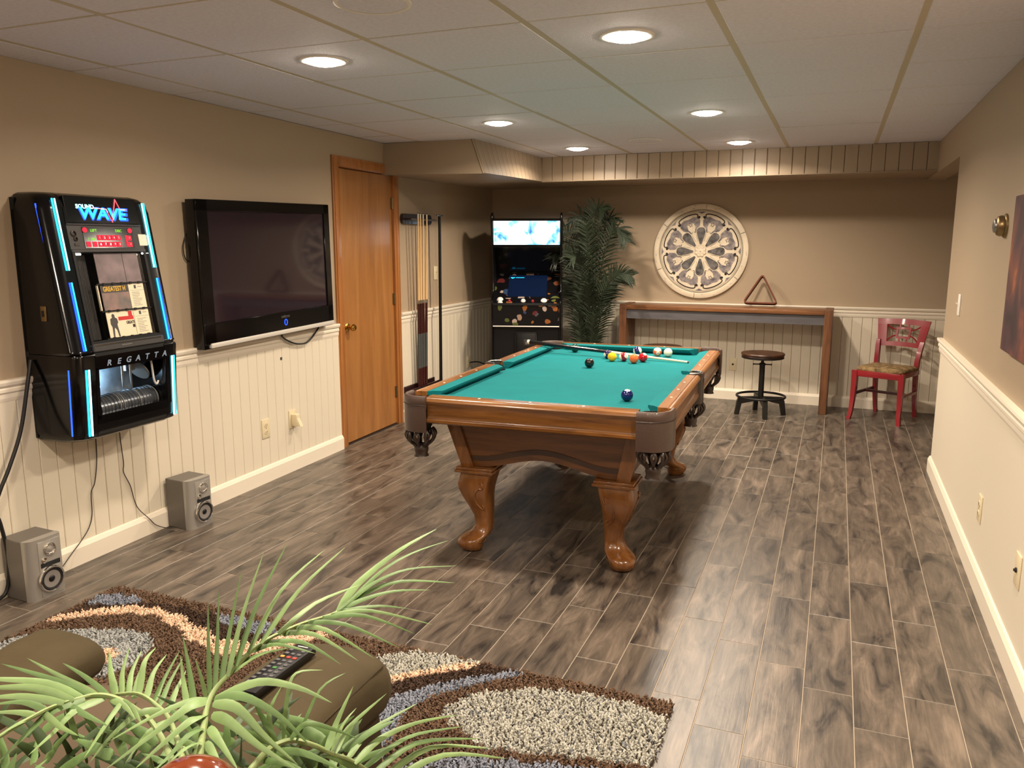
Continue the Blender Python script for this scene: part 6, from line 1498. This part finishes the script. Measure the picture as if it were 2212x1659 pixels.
for (x, y) in ((-1.35, -.45), (-.15, -.45), (-1.35, .28), (-.15, .28)):
    MB().lathe([(.0, .0), (.025, .0), (.03, .06), (0, .06)], 14, Matrix.Translation((x, y, .02))).build('foot', M['black_matte'], SF, 40)
# ---- remote control on the right arm
RM = thing('remote_control', 'black television remote with coloured buttons on the sofa arm', 'remote control', (-1.0, 1.215, .636), math.radians(2))
TR_ = Matrix.Rotation(math.radians(-2.2), 4, 'X')
MB().rbox(-.0255, .0255, -.105, .1, 0, .02, .006, TR_).build('body', M['black_satin'], RM, 40)
cols = {'r': mat('red_button', rgb(190, 60, 46), .4), 'y': mat('amber_button', rgb(214, 150, 60), .4), 'g': mat('green_button', rgb(60, 120, 60), .4), 'k': mat('grey_button', rgb(84, 84, 86), .5)}
lay = ['k k', 'kkk', 'yrr', 'kkk', 'kkk', 'kgk', 'kkk', 'kkk', 'k k', 'kkk']
for r_, row in enumerate(lay):
    for c_, ch in enumerate(row):
        if ch == ' ': continue
        MB().rbox(-.0045, .0045, -.0035, .0035, 0, .0025, .001, TR_ @ Matrix.Translation(((c_ - 1) * .0145, .066 - r_ * .0155, .0195)), 1).build('button', cols[ch], RM)
MB().box(-.012, .012, .0845, .0875, .0198, .0204, TR_).build('printed_mark', M['num_white'], RM)

# ---- foreground palm
FP = thing('potted_palm', 'pale green feathery palm in the bottom foreground', 'palm', (-.52, .44, 0))
fb = Vector((-.52, .44, 0))
MB().lathe([(0, 0), (.09, 0), (.115, .22), (.12, .24), (.11, .242), (.105, .215), (0, .21)], 28).build('pot', M['pot'], FP, 40)
MB().lathe([(.104, .208), (.05, .215), (0, .218)], 20).build('soil', M['soil'], FP, 40)
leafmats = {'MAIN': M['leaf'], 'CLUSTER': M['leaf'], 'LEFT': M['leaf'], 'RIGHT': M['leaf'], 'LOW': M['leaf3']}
rnd = random.Random(9)
for nm, data in (('MAIN', FROND_MAIN), ('CLUSTER', FROND_CLUSTER), ('LEFT', FROND_LEFT), ('RIGHT', FROND_RIGHT), ('LOW', FROND_LOW)):
    r, leaves = data
    r = [Vector(p) - fb for p in r]
    stem = [Vector((rnd.uniform(-.03, .03), rnd.uniform(-.02, .02), .21)), Vector((r[0].x * .25, r[0].y * .2 + .01, .55)), Vector((r[0].x * .7, r[0].y * .65, r[0].z - .14))] + r
    P = smoothpath(stem, 5)
    n = len(P)
    fr_ = MB().tube(P, [.0045 * (1 - .75 * i / n) + .0008 for i in range(n)], 6).build('frond', M['rachis'], FP, 60)
    for pts, wpx in leaves:
        Q = [Vector(p) for p in smoothpath([Vector(p) - fb for p in pts], 4)]
        vs, fs = leaflet_ring(Q, wpx * (1.36 if nm != 'LOW' else 1.7), Vector((rnd.uniform(-.15, .15), -.62 + rnd.uniform(-.15, .15), .72)), .3, lambda f: min(1, .5 + f * 2.6) * (1 - f) ** .78)
        m = leafmats[nm]
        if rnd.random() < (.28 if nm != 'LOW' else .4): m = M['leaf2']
        MB().add(vs, fs).build('leaflet', m, fr_, 60)
# ---- wooden finial post
FN = thing('finial_post', 'glossy reddish wooden ball finial on a post at the bottom edge', 'post', (-.352, .338, 0))
ZF = 1.149
MB().lathe([(0, 0), (.07, 0), (.07, .02), (.03, .05), (.02, .1), (.018, .5), (.024, .55), (.018, .6), (.016, ZF - .11), (.024, ZF - .09), (.016, ZF - .07), (.02, ZF - .05), (.014, ZF - .036), (0, ZF - .034)], 28).build('post', M['finial'], FN, 40)
MB().lathe([(.0345 * math.sin(math.pi * i / 20), ZF - .0345 * math.cos(math.pi * i / 20)) for i in range(21)], 32).build('ball_finial', M['finial'], FN, 180)
